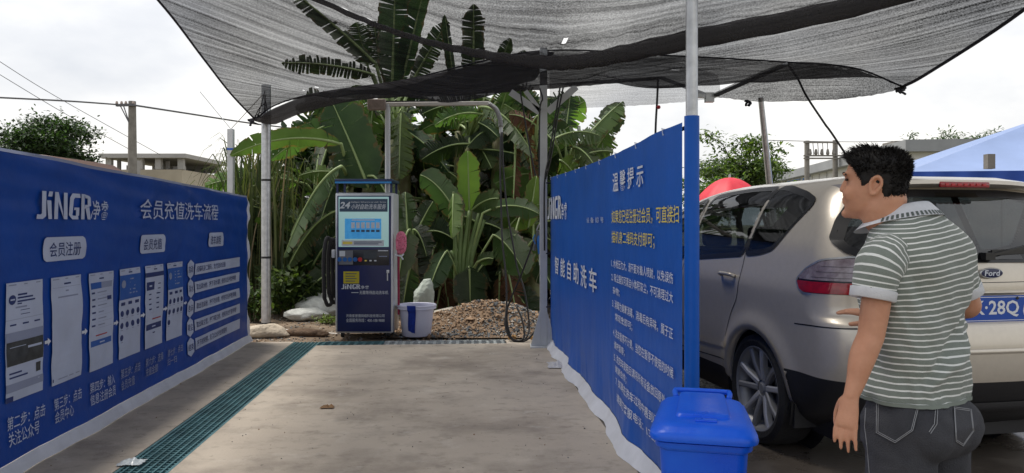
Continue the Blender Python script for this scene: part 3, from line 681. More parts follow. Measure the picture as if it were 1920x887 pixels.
# roof hood with a blue edge
hd = MB().box(((x0 + x1) / 2 + .01, MY + .19, mz_(339)), (x1 - x0 - .01, .56, .035), bev=.008).build('hood', mat('hood_navy', (.012, .03, .10), .3), mc, smooth=30)
MB().box(((x0 + x1) / 2 + .01, MY - .095, mz_(343)), (x1 - x0 - .03, .02, .022)).build('hood_strip', mat('hood_blue', (.02, .25, .60), .3), hd)
for px in (632, 733):
    for y in (MY + .02, MY + .42): MB().box((mx_(px), y, (mz_(341) + mz_(360)) / 2), (.025, .025, mz_(341) - mz_(361) + .01)).build('hood_leg', M_navy, mc)
MB().box((mx_(624), MY + .05, mz_(476)), (.04, .08, .10), bev=.01).build('side_bracket', M_silver, mc)
# black suction hose in loops at the left side
M_hose = mat('suction_hose', (.022, .021, .022), .6, bump=.6, bs=90)
t = thing('suction_hose', 'thick black suction hose looped on the left side of the machine', 'hose', (mx_(615), MY + .1, 0))
for k in range(3):
    xa = mx_(606 + k * 6.5); y = MY + .06 + .05 * k
    pts = [(xa, y, mz_(560 - 8 * k)), (xa - .01, y, mz_(500)), (xa + .005, y, mz_(462)), (xa + .035, y + .03, mz_(446 + 3 * k)), (xa + .07, y + .08, mz_(470)), (xa + .07, y + .1, mz_(560)), (xa + .03, y + .05, mz_(574 - 6 * k)), (xa, y, mz_(560 - 8 * k))]
    MB().tube(bez(pts, 8), .024, 8).build('loop', M_hose, t, smooth=True)
# boom with its mast
t = thing('hose_boom', 'pale swing boom on a mast behind the machine, carrying the hose', 'boom', P(727, 620, 9.6))
BY = 9.55
m0 = P(727, 193, BY); MB().tube([Vector((m0.x, BY, 0)), m0 - Vector((0, 0, .02))], .034, 14).build('mast', M_whitep, t, smooth=40)
MB().bar(P(722, 196, BY), P(918, 194, BY), .05, .05, bev=.006).build('arm', mat('boom_aluminium', (.60, .57, .52), .4, metal=.3, var=.1, vs=8), t)
MB().bar(P(722, 190.5, BY), P(918, 190.5, BY), .02, .02).build('arm_cable', M_black, t)
MB().box(P(707, 196.5, BY), (.23, .12, .135), bev=.012).build('pivot_box', mat('pivot_wrap', (.27, .22, .19), .8, var=.25, vs=12, bump=.4, bs=50), t)
MB().tube(bez([P(916, 194, BY), P(930, 205, BY), P(937, 222, BY), P(939, 238, BY)], 6), .03, 10).build('spring_guard', mat('spring_steel', (.25, .25, .25), .4, metal=.7, bump=.8, bs=120), t, smooth=True)
MB().tube([P(939, 236, BY), P(939.5, 250, BY)], .022, 10).build('coupling', M_whitep, t)
# high pressure hose hanging in loops
t = thing('pressure_hose', 'thin black pressure hose hanging in loops by the gravel heap', 'hose', P(970, 640, 8.9))
def hose(keys, r=.011, nm='strand'): MB().tube(bez([P(*k) for k in keys], 8), r, 6).build(nm, M_black, t, smooth=True)
hose([(939, 248, 9.5), (938, 320, 9.4), (940, 400, 9.3), (942, 453, 9.2), (948, 512, 9.1), (950, 571, 9.0), (947, 606, 8.9), (954, 630, 8.82), (970, 641, 8.76), (992, 634, 8.72), (1012, 602, 8.7), (1016, 544, 8.62), (1015, 440, 8.6), (1012, 330, 8.5)], .012)
hose([(941, 248, 9.52), (944, 320, 9.42), (951, 395, 9.3), (961, 453, 9.2), (970, 503, 9.15), (983, 544, 9.05), (992, 603, 8.95), (989, 629, 8.85), (975, 640, 8.8), (960, 634, 8.8), (949, 610, 8.85), (951, 588, 8.9)])
hose([(1000, 452, 8.6), (992, 477, 8.65), (975, 521, 8.75), (957, 562, 8.85), (950, 591, 8.85), (957, 629, 8.78), (972, 639, 8.74), (983, 630, 8.76), (979, 600, 8.85), (968, 574, 8.95)])
# black cables running up the white post
t = thing('post_cables', 'black cables strung down the white forked post', 'cable', P(1015, 300, 8.35))
for keys in ([(975, 168, 8.3), (981, 205, 8.3), (990, 260, 8.3), (1004, 330, 8.33)], [(1012, 166, 8.3), (1017, 185, 8.28), (1012, 210, 8.28), (1011, 330, 8.33)], [(1056, 164, 8.3), (1046, 215, 8.3), (1034, 290, 8.3), (1023, 336, 8.33)], [(1050, 164, 8.3), (1042, 215, 8.3), (1030, 290, 8.3), (1021, 345, 8.33), (1021, 470, 8.34)]):
    MB().tube(bez([P(*k) for k in keys], 8), .009, 6).build('cable', M_black, t)
# spray gun on its hook
t = thing('spray_gun', 'blue and grey spray gun hooked on the white post', 'spray gun', P(1008, 490, 8.6))
M_gb = mat('gun_blue', (.01, .14, .48), .4); M_gg = mat('gun_grey', (.10, .11, .12), .45)
mb = MB(); mb.bar(P(1010, 432, 8.55), P(1001, 470, 8.6), .035, .03, bev=.006); mb.build('handle', M_gg, t)
mb = MB(); mb.tube(bez([P(1006, 432, 8.55), P(1012, 420, 8.5), P(1018, 428, 8.45)], 5), .008, 6); mb.build('hook', M_galv, t)
mb = MB(); mb.lathe([(.0, -.11), (.016, -.11), (.022, -.06), (.028, 0), (.028, .07), (.02, .10), (0, .10)], P(1011.5, 458, 8.55), 12); mb.build('body', M_gb, t, smooth=40)
mb = MB(); mb.lathe([(.0, -.13), (.008, -.13), (.01, 0), (0, 0)], P(1012, 476, 8.55), 10); mb.build('nozzle', M_whitep, t, smooth=40)
mb = MB(); mb.tube(bez([P(1003, 440, 8.55), P(1000, 448, 8.53), P(1004, 458, 8.53)], 5), .006, 6); mb.build('trigger', M_gb, t)
# pink chenille mop with red handle
t = thing('wash_mop', 'pink chenille wash mop with red handle hung beside the machine', 'mop', P(750, 600, 9.1))
mb = MB(); c = P(752, 455, 9.02); mb.sphere(c, (.05, .05, .125), 14, 12)
for i in range(420):
    a = random.uniform(0, 6.283); h_ = random.uniform(-1, 1); rr = math.sqrt(max(0, 1 - abs(h_) ** 3)); p = c + Vector((math.cos(a) * .055 * rr, math.sin(a) * .055 * rr, h_ * .128))
    mb.sphere(p, random.uniform(.010, .015), 5, 4)
mb.build('head', mat('mop_pink', (.75, .22, .32), .9, var=.2, vs=30), t, smooth=True)
MB().tube([P(747, 472, 9.06), P(747.5, 590, 9.1)], .014, 10).build('handle', mat('mop_red', (.28, .01, .05), .4), t, smooth=40)
mb = MB(); mb.tube(bez([P(741, 478, 9.0), P(752, 480, 8.99), P(757, 476, 9.0)], 5), .010, 6); mb.tube([P(751, 479, 9.0), P(756, 487, 9.0)], .009, 6); mb.build('clip', M_pl, t)
# bucket and towel
BC = P(781, 631, 9.2); BC.z = 0
M_buck = mat('bucket_white', (.62, .63, .76), .35, var=.03)
t = thing('plastic_bucket', 'white plastic bucket on the ground beside the machine', 'bucket', BC)
mb = MB(); mb.lathe([(0, .008), (.168, .008), (.176, .02), (.215, .365), (.245, .37), (.247, .385), (.238, .392), (.212, .386), (.205, .36), (.168, .03), (0, .03)], BC, 40); mb.build('body', M_buck, t, smooth=35)
mb = MB(); mb.lathe([(.240, .372), (.244, .345), (.238, .345), (.235, .372)], BC, 40); mb.build('rim_skirt', M_buck, t, smooth=35)
def cone(a, z, off=0.): r = lerp(.176, .217, (z - .02) / .345) + off; return BC + Vector((math.sin(a) * r, -math.cos(a) * r, z))
mb = MB()
def tw(a, b):
    ang = lerp(-.36, .06, a) + .03 * math.sin(b * 5)
    if b < .12: q = b / .12; return BC + Vector((math.sin(ang) * lerp(.20, .253, q), -math.cos(ang) * lerp(.20, .253, q), lerp(.33, .398, min(1, q * 1.3)) ))
    q = (b - .12) / .88; z = .398 - q * (.31 + .03 * a)
    r = lerp(.2555, lerp(.226, .186, q) + .012 + .008 * math.sin(a * 9 + q * 3) * q, smooth01((q - .16) / .12))
    return BC + Vector((math.sin(ang) * r, -math.cos(ang) * r, z))
mb.grid(tw, 14, 30); tag(mb.build('wash_cloth', mat('cloth_blue', (.006, .03, .26), .9, var=.2, vs=20, bump=.4, bs=120), smooth=True), 'dark blue cloth hung over the rim of the white bucket', 'cloth')
# sacks
M_sack = mat('woven_sack', (.50, .51, .48), .8, var=.18, vs=9, bump=.5, bs=35)
def sack(label, c, L_, Wd, Hh, rz, seed, upright=False, m=M_sack):
    mb = MB(); rings = []; n = 30; mtx = Matrix.Rotation(rz, 3, 'Z')
    for i in range(33):
        t_ = i / 32; s_ = (math.sin(math.pi * min(max(t_, .02), .98)) ** (.22 if upright else .34)); pinch = 1 if t_ < .7 else 1 - (.35 if upright else .6) * ((t_ - .7) / .3)
        ring = []
        for k in range(n):
            a = 2 * math.pi * k / n; x = (t_ - .5) * L_; y = math.cos(a) * Wd * .5 * s_ * pinch; z = math.sin(a) * Hh * .5 * s_ * pinch
            d_ = 1 + .26 * fbm(x * 6 + seed, math.cos(a) * 1.6, math.sin(a) * 1.6 + seed) + .10 * abs(fbm(x * 19 + seed, math.cos(a) * 4, math.sin(a) * 4))
            p = Vector((x, y * d_, max(z * d_, -Hh * .46)))
            ring.append(p)
        rings.append(ring)
    if upright: rings = [[Vector((p.y, p.z, p.x + L_ / 2)) + Vector((.05 * (p.x / L_ + .5) ** 2, 0, .10 * p.y * (p.x > L_ * .3))) for p in r] for r in rings]
    else: rings = [[p + Vector((0, 0, Hh * .46)) for p in r] for r in rings]
    mb.loft([[c + mtx @ p for p in r] for r in rings])
    o = mb.build('sack', m, smooth=True); tag(o, label, 'sack', 'woven sacks by the plants'); return o
s1 = P(575, 601, 10.7); s1.z = 0; sack('flat white sack lying lowest in front of the sack pile', s1, .62, .36, .18, .1, 1)
s2 = P(600, 585, 11.0); s2.z = .0; sack('plump white sack in the middle of the pile left of machine', s2, .75, .45, .32, -.15, 5)
s3 = P(622, 560, 11.3); s3.z = .10; sack('white sack with a tied corner at the top of the pile', s3, .7, .5, .36, -.3, 9)
s4 = P(794, 580, 10.3); s4.z = 0; sack('greenish white sack standing upright behind the bucket', s4, .62, .27, .22, 0.2, 3, True, mat('sack_green', (.38, .43, .38), .8, var=.2, vs=8, bump=.6, bs=30))
# rocks, log, plank, pipe
def rock(name, label, c, r, seed, m, cat='rock'):
    mb = MB(); mb.sphere((0, 0, 0), 1., 20, 14); c = Vector(c); r = Vector(r)
    for i, v_ in enumerate(mb.v):
        d_ = 1 + .28 * fbm(v_.x * 1.3 + seed, v_.y * 1.3, v_.z * 1.3) + .07 * fbm(v_.x * 5 + seed, v_.y * 5, v_.z * 5)
        p = Vector((v_.x * r.x, v_.y * r.y, v_.z * r.z)) * d_; p.z = max(p.z, -r.z * .55); mb.v[i] = c + p + Vector((0, 0, r.z * .5))
    return tag(mb.build(name, m, smooth=50), label, cat)
c = P(500, 636, 9.25); c.z = -.01; rock('boulder', 'pale lump of broken concrete at the end of the left banner', c, (.27, .13, .10), 3, mat('rock_pale', (.42, .36, .28), .9, var=.25, vs=8, bump=.8, bs=25), 'rock')
c = P(566, 634, 9.3); c.z = -.01; rock('brown_log', 'dark brown log lying between rock and machine', c, (.30, .07, .055), 8, mat('rock_brown', (.12, .075, .045), .9, var=.4, vs=8, bump=.9, bs=25), 'log')
c = P(602, 634, 9.28); c.z = -.01; rock('stone', 'small dark stone by the end of the brown log', c, (.10, .05, .04), 12, MATS['rock_brown'])
tag(MB().tube(bez([P(499, 616, 9.75) , P(560, 621, 9.6), P(640, 627, 9.45)], 5), .014, 8).build('white_pipe', mat('pipe_white', (.68, .64, .58), .6)), 'thin whitish pipe lying behind the rocks and machine', 'pipe')
M_wood = mat('scrap_wood', (.50, .39, .26), .85, var=.3, vs=10, bump=.4, bs=40)
for (a, b_, w_, h_, lab) in (((812, 613), (838, 607), .05, .02, 'pale wooden batten stuck out right of the bucket'), ((810, 603), (846, 598), .10, .03, 'tan board lying between bucket and gravel'), ((815, 592), (852, 588), .14, .012, 'white torn board on the soil behind the bucket')):
    Y0 = H * F / (a[1] - 420) - .05; Y1 = H * F / (b_[1] - 420) - .05
    p0 = P(a[0], a[1], Y0); p1 = P(b_[0], b_[1], Y1); p0.z = .05 + h_; p1.z = .09 + h_
    tag(MB().bar(p0, p1, w_, h_).build('wood_scrap', M_wood if 'white' not in lab else mat('board_white', (.62, .58, .50), .8, var=.2, vs=9)), lab, 'board')
# gravel heap
HC = P(925, 600, 9.95); HC.z = 0
def heap(x, y):
    dx, dy = (x - HC.x), (y - HC.y)
    h_ = .30 * math.exp(-((dx + .22) / .48) ** 2 - (dy / .45) ** 2) + .22 * math.exp(-((dx - .35) / .45) ** 2 - (dy / .42) ** 2) + .12 * math.exp(-((dx + .85) / .4) ** 2 - ((dy - .1) / .4) ** 2)
    return max(0, h_ + .02 * fbm(x * 5, y * 5) - .012)
M_soil = mat('heap_soil', (.17, .115, .072), .95, var=.35, vs=6, bump=.8, bs=30)
t = thing('gravel_heap', 'low heap of brown soil and grey gravel behind the drain', 'heap', HC)
MB().grid(lambda a, b: (lerp(HC.x - 1.5, HC.x + 1.15, a), lerp(HC.y - .88, HC.y + 1.1, b), heap(lerp(HC.x - 1.5, HC.x + 1.15, a), lerp(HC.y - .88, HC.y + 1.1, b)) - .004), 70, 50).build('soil', M_soil, t, smooth=True)
def pebbles(name, n, fn, mats_, par, size):
    mb = MB(); ico = [(0, 0, 1), (.9, 0, .2), (.2, .85, .3), (-.8, .5, .2), (-.7, -.6, .25), (.3, -.9, .2), (0, 0, -.7)]
    fc = [(0, 1, 2), (0, 2, 3), (0, 3, 4), (0, 4, 5), (0, 5, 1), (6, 2, 1), (6, 3, 2), (6, 4, 3), (6, 5, 4), (6, 1, 5)]
    for i in range(n):
        p, mi = fn(); s_ = random.uniform(*size) * (1.5 if random.random() < .06 else 1)
        rot = Matrix.Rotation(random.uniform(0, 6.28), 3, Vector((random.uniform(-1, 1), random.uniform(-1, 1), 1)).normalized())
        q = Vector((random.uniform(.7, 1.3), random.uniform(.7, 1.2), random.uniform(.5, .9))) * s_
        mb.add([p + rot @ Vector((a * q.x, b * q.y, c_ * q.z)) for a, b, c_ in ico], fc, mi)
    return tag(mb.build(name, mats_, par), kind='stuff')
PEB = [mat('pebble_grey', (.20, .215, .22), .9, var=.3, vs=20), mat('pebble_dark', (.075, .08, .085), .9, var=.3, vs=20), mat('pebble_tan', (.25, .165, .10), .9, var=.3, vs=20), mat('pebble_pale', (.42, .37, .31), .9)]
def heap_pt():
    while True:
        x = HC.x + random.uniform(-1.35, 1.12); y = HC.y + random.uniform(-.88, .6); z = heap(x, y)
        if z > .004 or random.random() < .35: break
    grey = (x - HC.x) > -.02 + .25 * fbm(x * 3, y * 3) or (y - HC.y) < -.55
    mi = random.choices([0, 1, 2, 3], [.5, .3, .1, .1])[0] if grey else random.choices([0, 1, 2, 3], [.08, .06, .7, .16])[0]
    return Vector((x, y, z + .004)), mi
pebbles('gravel', 4600, heap_pt, PEB, t, (.007, .020))
pebbles('clods', 240, lambda: (lambda q: (q[0], 2 if q[1] != 1 else 1))(heap_pt()), PEB, t, (.022, .045))
def yard_pt():
    u = random.uniform(-3.4, .7); v_ = DB1 + .02 + random.random() ** 1.6 * 2.4; p = bay(u, v_, dirtz(u, v_) - .006); return p, random.choices([0, 1, 2, 3], [.2, .2, .45, .15])[0]
pebbles('ground_rubble', 1400, yard_pt, PEB, None, (.008, .02))
gr_ = pebbles('floor_grit', 260, lambda: (bay(random.uniform(-2.4, .95), random.uniform(2.6, 8.5), .002), random.choices([0, 1, 2, 3], [.2, .55, .2, .05])[0]), PEB, None, (.002, .006))
tag(gr_, 'scattered grit and crumbs on the concrete floor', 'grit')
bpy.data.objects['ground_rubble']['label'] = 'loose stones and rubble on the dirt behind the drain'; bpy.data.objects['ground_rubble']['category'] = 'rubble'
# litter on the slab
M_rag = mat('rag_pale', (.50, .50, .52), .8, var=.2, vs=12, bump=.5, bs=60)
def rag(label, px, py, s_, seed, m=M_rag, name='rag', hh=.05):
    Y = H * F / (py - 420); c = P(px, py, Y); c.z = .004; mb = MB()
    mb.grid(lambda a, b: c + Vector(((a - .5) * s_[0] * (1 + .4 * fbm(b * 3, seed)), (b - .5) * s_[1] * (1 + .4 * fbm(a * 3, seed + 5)), .004 + max(0, hh * (.5 + fbm(a * 4 + seed, b * 4, seed)) * math.sin(math.pi * a) * math.sin(math.pi * b)))), 14, 14)
    tag(mb.build(name, m, smooth=True), label, name.replace('_', ' '))
rag('crumpled pale rag on the concrete beside the right banner', 1043, 686, (.17, .30), 3)
rag('scrap of clear plastic lying on the near end of grating', 248, 869, (.13, .11), 7, mat('plastic_scrap', (.6, .66, .68), .25, var=.15, vs=14), 'plastic_scrap', .03)
rag('small brown dry leaf lying on the concrete floor', 614, 765, (.10, .07), 11, mat('dry_leaf', (.26, .15, .07), .8, var=.3, vs=20), 'dry_leaf', .03)
for px, lab in ((960, 'orange brass fitting on the gravel under the hoses, left one'), (1002, 'orange brass fitting on the gravel by the white post, right one')):
    c = P(px, 637, 8.86); c.z = .0
    t = thing('hose_fitting', lab, 'fitting', c)
    MB().tube([c + Vector((-.045, 0, .03)), c + Vector((.045, 0.01, .03))], .026, 10).build('barrel', mat('brass', (.60, .34, .12), .4, metal=.5, var=.2, vs=20), t, smooth=40)
    MB().tube([c + Vector((.0, 0, .03)), c + Vector((.03, -.03, .06))], .014, 8).build('valve', MATS['brass'], t, smooth=40)
# ================================================================ plants
def leaf_material(name, c1, c2, trans=.35, rough=.45, stripes=0., rnd=.25):
    m = bpy.data.materials.new(name); m.use_nodes = True; t = m.node_tree; n = t.nodes.new; l = t.links.new; MATS[name] = m
    b = t.nodes['Principled BSDF']; o = t.nodes['Material Output']; b.inputs['Roughness'].default_value = rough; b.inputs['Specular IOR Level'].default_value = .35
    x = n('ShaderNodeTexCoord'); nz_ = n('ShaderNodeTexNoise'); nz_.inputs['Scale'].default_value = 2.6; nz_.inputs['Detail'].default_value = 5
    l(x.outputs['Object'], nz_.inputs[0]); r = n('ShaderNodeValToRGB'); r.color_ramp.elements[0].position = .35; r.color_ramp.elements[1].position = .7
    r.color_ramp.elements[0].color = (*c1, 1); r.color_ramp.elements[1].color = (*c2, 1); l(nz_.outputs[0], r.inputs[0])
    oi = n('ShaderNodeObjectInfo'); hs = n('ShaderNodeHueSaturation'); mr = n('ShaderNodeMapRange'); mr.inputs[3].default_value = 1 - rnd; mr.inputs[4].default_value = 1 + rnd
    mh = n('ShaderNodeMapRange'); mh.inputs[3].default_value = .475; mh.inputs[4].default_value = .515
    l(oi.outputs['Random'], mr.inputs[0]); l(oi.outputs['Random'], mh.inputs[0]); l(mr.outputs[0], hs.inputs['Value']); l(mh.outputs[0], hs.inputs['Hue']); l(r.outputs[0], hs.inputs['Color'])
    src = hs.outputs[0]
    if stripes:
        uve = n('ShaderNodeUVMap'); sxe = n('ShaderNodeSeparateXYZ'); l(uve.outputs[0], sxe.inputs[0]); nze = n('ShaderNodeTexNoise'); nze.inputs['Scale'].default_value = 9; nze.inputs['Detail'].default_value = 4; l(x.outputs['Object'], nze.inputs[0])
        ade = n('ShaderNodeMath'); ade.operation = 'ADD'; l(sxe.outputs[1], ade.inputs[0]); l(nze.outputs[0], ade.inputs[1]); mre = n('ShaderNodeMapRange'); mre.inputs[1].default_value = 1.38; mre.inputs[2].default_value = 1.52; mre.inputs[4].default_value = .85; l(ade.outputs[0], mre.inputs[0])
        mxe = n('ShaderNodeMixRGB'); mxe.inputs[2].default_value = (.16, .10, .045, 1); l(mre.outputs[0], mxe.inputs[0]); l(src, mxe.inputs[1]); src = mxe.outputs[0]
    if stripes:
        uv = n('ShaderNodeUVMap'); wv = n('ShaderNodeTexWave'); wv.bands_direction = 'X'; wv.inputs['Scale'].default_value = 16; wv.inputs['Distortion'].default_value = 1.2; wv.inputs['Detail'].default_value = 2
        l(uv.outputs[0], wv.inputs[0]); bp = n('ShaderNodeBump'); bp.inputs['Strength'].default_value = stripes; bp.inputs['Distance'].default_value = .03; l(wv.outputs[1], bp.inputs['Height']); l(bp.outputs[0], b.inputs['Normal'])
    l(src, b.inputs['Base Color'])
    tr = n('ShaderNodeBsdfTranslucent'); g2 = n('ShaderNodeMixRGB'); g2.blend_type = 'MULTIPLY'; g2.inputs[0].default_value = 1; g2.inputs[2].default_value = (1.5, 1.7, .7, 1); l(src, g2.inputs[1]); l(g2.outputs[0], tr.inputs[0])
    mx2 = n('ShaderNodeMixShader'); mx2.inputs[0].default_value = trans; l(b.outputs[0], mx2.inputs[1]); l(tr.outputs[0], mx2.inputs[2]); l(mx2.outputs[0], o.inputs[0])
    return m
ML = {'mid': leaf_material('banana_leaf', (.06, .11, .035), (.10, .17, .06), .38, .4, .8),
      'bright': leaf_material('banana_leaf_young', (.095, .165, .04), (.14, .225, .05), .42, .42, .6),
      'dark': leaf_material('banana_leaf_old', (.028, .06, .026), (.055, .10, .04), .28, .42, .8),
      'pale': leaf_material('banana_leaf_pale', (.13, .20, .10), (.20, .28, .14), .35, .45, .9),
      'brown': leaf_material('banana_leaf_dry', (.14, .065, .035), (.24, .13, .06), .2, .8, .8)}
M_rib = mat('leaf_midrib', (.20, .27, .10), .5); M_stem = mat('banana_stem', (.16, .19, .07), .6, var=.35, vs=5, col2=(.10, .065, .035))
M_pet = mat('banana_petiole', (.12, .18, .06), .5, var=.2, vs=6)
def banana_leaf(parent, base, tip, width, kind='mid', arch=.15, roll=0., tear=.35, fold=.25, crown=None, rnd=random, sag=0.):
    base, tip = Vector(base), Vector(tip); d = tip - base; ln = d.length
    ctrl = (base + tip) / 2 + Vector((0, 0, arch * ln * 2)); n = 26
    mid = [(1 - t) ** 2 * base + 2 * t * (1 - t) * ctrl + t * t * tip for t in [i / n for i in range(n + 1)]]
    mb = MB(); mb.uv = {}
    view = Vector((0, -1, 0.25)).normalized()
    prof = [min(1, (i / n * 5.5) ** .6) * min(1, ((1 - i / n) * 4.2 + .02) ** .62) for i in range(n + 1)]
    hs = rnd.random() * 50; tear = min(.9, tear * 1.25 + .04)
    for sd_ in (-1, 1):
        grp = 0.; gap = 0.
        for i in range(n):
            if rnd.random() < tear: grp = rnd.uniform(-.35, .55) * tear; gap = rnd.uniform(.05, .55)
            else: gap = 0.
            o = len(mb.v); cols = 4
            for j, q in ((i, gap), (i + 1, 0.)):
                tg = (mid[min(j + 1, n)] - mid[max(j - 1, 0)]).normalized()
                side = tg.cross(view)
                if side.length < .2: side = tg.cross(Vector((1, 0, 0)))
                side.normalize(); nn = side.cross(tg).normalized()
                rm = Matrix.Rotation(roll, 3, tg); side = rm @ side; nn = rm @ nn
                for c in range(cols + 1):
                    x = c / cols; w = width * .5 * prof[j] * x * (1 + .05 * math.sin(i * 2.1 + hs) * (x > .9))
                    a = fold + (grp + sag) * x; adv = tg * (.22 * w + q * x * ln / n)
                    p = mid[j] + sd_ * side * w * math.cos(a) - nn * w * math.sin(a) + adv
                    p.z -= (abs(grp) * .6 + sag * .4) * w * x
                    mb.uv[len(mb.v)] = (j / n * 2.2, x); mb.v.append(p)
            for c in range(cols):
                f = (o + c, o + c + 1, o + cols + 2 + c, o + cols + 1 + c); mb.face(f if sd_ > 0 else f[::-1], 0)
    path = ([Vector(crown), base.lerp(Vector(crown), .4) + Vector((0, 0, .06))] if crown is not None else []) + mid[::2] + [mid[-1]]
    r0 = .030 if ln > 1.2 else .02
    mb.tube(path, [lerp(r0, .004, k / (len(path) - 1)) for k in range(len(path))], 6, 1)
    return mb.build('leaf', [ML[kind], M_rib], parent, smooth=True)
def banana_plant(label, px, Y, ztop, r=.10, lean=0.):
    b = P(px, 600, Y); b.z = -.02
    t = thing('banana_plant', label, 'banana plant', b, 'banana plants behind the wash bay')
    mb = MB(); pts = [b, b + Vector((lean * .4, 0, ztop * .5)), b + Vector((lean, 0, ztop))]
    pts = bez(pts, 5); mb.tube(pts, [lerp(r * 1.25, r * .55, i / (len(pts) - 1)) for i in range(len(pts))], 10); mb.build('stem', M_stem, t, smooth=True)
    return t, pts[-1]
def fan(t, cr, n, ln, wd, kinds, elev=(10, 70), rnd=random, az=None):
    for i in range(n):
        a = rnd.uniform(0, 6.283) if az is None else rnd.uniform(*az); e_ = R(rnd.uniform(*elev)); l_ = rnd.uniform(.75, 1.15) * ln
        d = Vector((math.cos(a) * math.cos(e_), math.sin(a) * math.cos(e_) * .7, math.sin(e_)))
        b = cr + d * .22 * l_ * .7 + Vector((0, 0, .12)); tip = b + d * l_ - Vector((0, 0, l_ * .35 * math.cos(e_)))
        banana_leaf(t, b, tip, wd * rnd.uniform(.8, 1.15), rnd.choice(kinds), arch=rnd.uniform(.06, .16), roll=rnd.uniform(-.5, .5), tear=rnd.uniform(.1, .6), fold=rnd.uniform(.1, .5), crown=cr, rnd=rnd, sag=rnd.uniform(0, .35))
def leaves(t, cr, lst):
    for (a, b_, Y, wd, kind, arch, roll, tear, fold) in lst:
        banana_leaf(t, P(a[0], a[1], Y), P(b_[0], b_[1], Y + random.uniform(-.3, .2)), wd, kind, arch, roll, tear, fold, cr)
rn = random.Random(21)
# tall plants whose tops show through the net
t, c = banana_plant('tallest banana plant rising above the machine into the net', 738, 12.0, 2.75, .13)
leaves(t, c, [((735, 170), (742, -60), 12.0, .52, 'dark', .0, .3, .15, .3), ((752, 160), (802, -50), 12.2, .40, 'dark', .0, .9, .15, .3), ((705, 120), (538, -25), 11.9, .34, 'dark', .02, .5, .35, .5),
              ((700, 140), (528, 118), 11.8, .34, 'dark', .04, -.3, .8, .5), ((690, 125), (668, 42), 12.3, .40, 'dark', .0, .2, .5, .3), ((715, 130), (700, 40), 12.4, .45, 'dark', 0, .2, .6, .3), ((770, 160), (840, 40), 12.5, .35, 'dark', .02, .3, .5, .3)])
leaves(t, c, [((752, 205), (748, 335), 11.6, .42, 'pale', .03, .1, .75, .3), ((735, 210), (762, 330), 11.9, .36, 'bright', .05, .8, .5, .5), ((700, 200), (690, 300), 12.3, .45, 'bright', .05, .5, .5, .4)])
t, c = banana_plant('tall banana plant right of the machine, leaf tips above the seam', 880, 12.4, 2.8, .12)
leaves(t, c, [((888, 155), (888, 8), 12.4, .40, 'dark', .0, .1, .4, .15), ((850, 150), (834, 28), 12.5, .24, 'dark', 0, .9, .1, .2), ((925, 150), (957, 72), 12.4, .24, 'dark', 0, .4, .3, .3), ((940, 160), (985, 95), 12.6, .22, 'dark', 0, .4, .4, .3), ((960, 160), (1012, 100), 12.6, .22, 'dark', .02, .4, .4, .3),
              ((900, 200), (1002, 295), 11.7, .42, 'pale', .16, -.9, .85, .5), ((905, 215), (815, 235), 11.8, .36, 'mid', .12, -.7, .85, .5), ((880, 200), (790, 215), 12.2, .42, 'dark', .1, -.5, .8, .5), ((880, 270), (790, 300), 12.0, .45, 'dark', .1, -.4, .8, .4), ((900, 280), (1000, 300), 12.2, .34, 'dark', .05, -.6, .85, .5)])
t, c = banana_plant('banana plant left of the machine with a broad upright leaf', 655, 11.7, 2.0, .11)
leaves(t, c, [((692, 355), (622, 190), 11.3, .80, 'dark', .02, -.25, .08, .08), ((640, 270), (432, 292), 11.2, .34, 'mid', .10, -.8, .12, .3), ((625, 230), (508, 300), 11.4, .36, 'mid', .05, -.6, .3, .4),
              ((640, 312), (532, 482), 11.0, .38, 'pale', .16, .75, .55, .45), ((632, 395), (540, 502), 10.9, .36, 'mid', .14, .6, .45, .45), ((650, 330), (560, 330), 11.5, .34, 'bright', .1, .3, .5, .4), ((700, 330), (745, 420), 11.2, .4, 'mid', .14, .2, .4, .4), ((640, 320), (600, 420), 11.6, .4, 'dark', .1, .2, .4, .4)])
for i, y in enumerate((185, 205, 225)): leaves(t, c, [((640 + i * 15, 215), (575 + i * 34, y - 10), 12.1, .5, ('dark', 'mid', 'bright')[i], .04, .2, .5, .4)])
# more tattered crowns behind the net
for (px, Y, z_, n_) in ((690, 12.6, 3.0, 8), (760, 12.9, 3.2, 7), (860, 12.9, 3.0, 7), (930, 12.8, 2.9, 7), (1000, 12.9, 2.8, 5)):
    lab_ = {690: 'tall tattered banana plant left of the boom pivot', 760: 'tall tattered banana plant just behind the machine mast', 860: 'tall tattered banana plant under the sagging seam', 930: 'tall tattered banana plant near the boom tip', 1000: 'tall tattered banana plant behind the forked post'}[px]
    t, c = banana_plant(lab_, px, Y, z_, .12); fan(t, c, n_, 1.25, .42, ['dark', 'dark', 'dark', 'mid'], (-25, 50), rn)
# young plants in front
t, c = banana_plant('young bright banana plant with fanned stalks in the middle', 868, 11.2, .35, .09)
leaves(t, c, [((880, 400), (877, 283), 11.2, .34, 'bright', .0, .05, .05, .15), ((866, 420), (788, 328), 11.1, .40, 'mid', .14, -.2, .1, .25), ((850, 360), (848, 445), 11.0, .30, 'bright', .06, .7, .2, .4), ((905, 400), (1012, 402), 11.0, .34, 'mid', .14, -.2, .1, .2),
              ((925, 440), (985, 515), 10.9, .52, 'mid', .12, .15, .12, .2), ((884, 395), (935, 372), 11.2, .34, 'mid', .10, -.1, .1, .2), ((905, 425), (830, 400), 11.4, .32, 'mid', .1, 0, .2, .3), ((895, 492), (925, 485), 10.9, .2, 'mid', .1, .2, .1, .2), ((838, 470), (806, 540), 10.8, .36, 'dark', .1, .2, .1, .3), ((880, 500), (882, 575), 10.9, .50, 'dark', .05, .0, .2, .15)])
mb = MB()
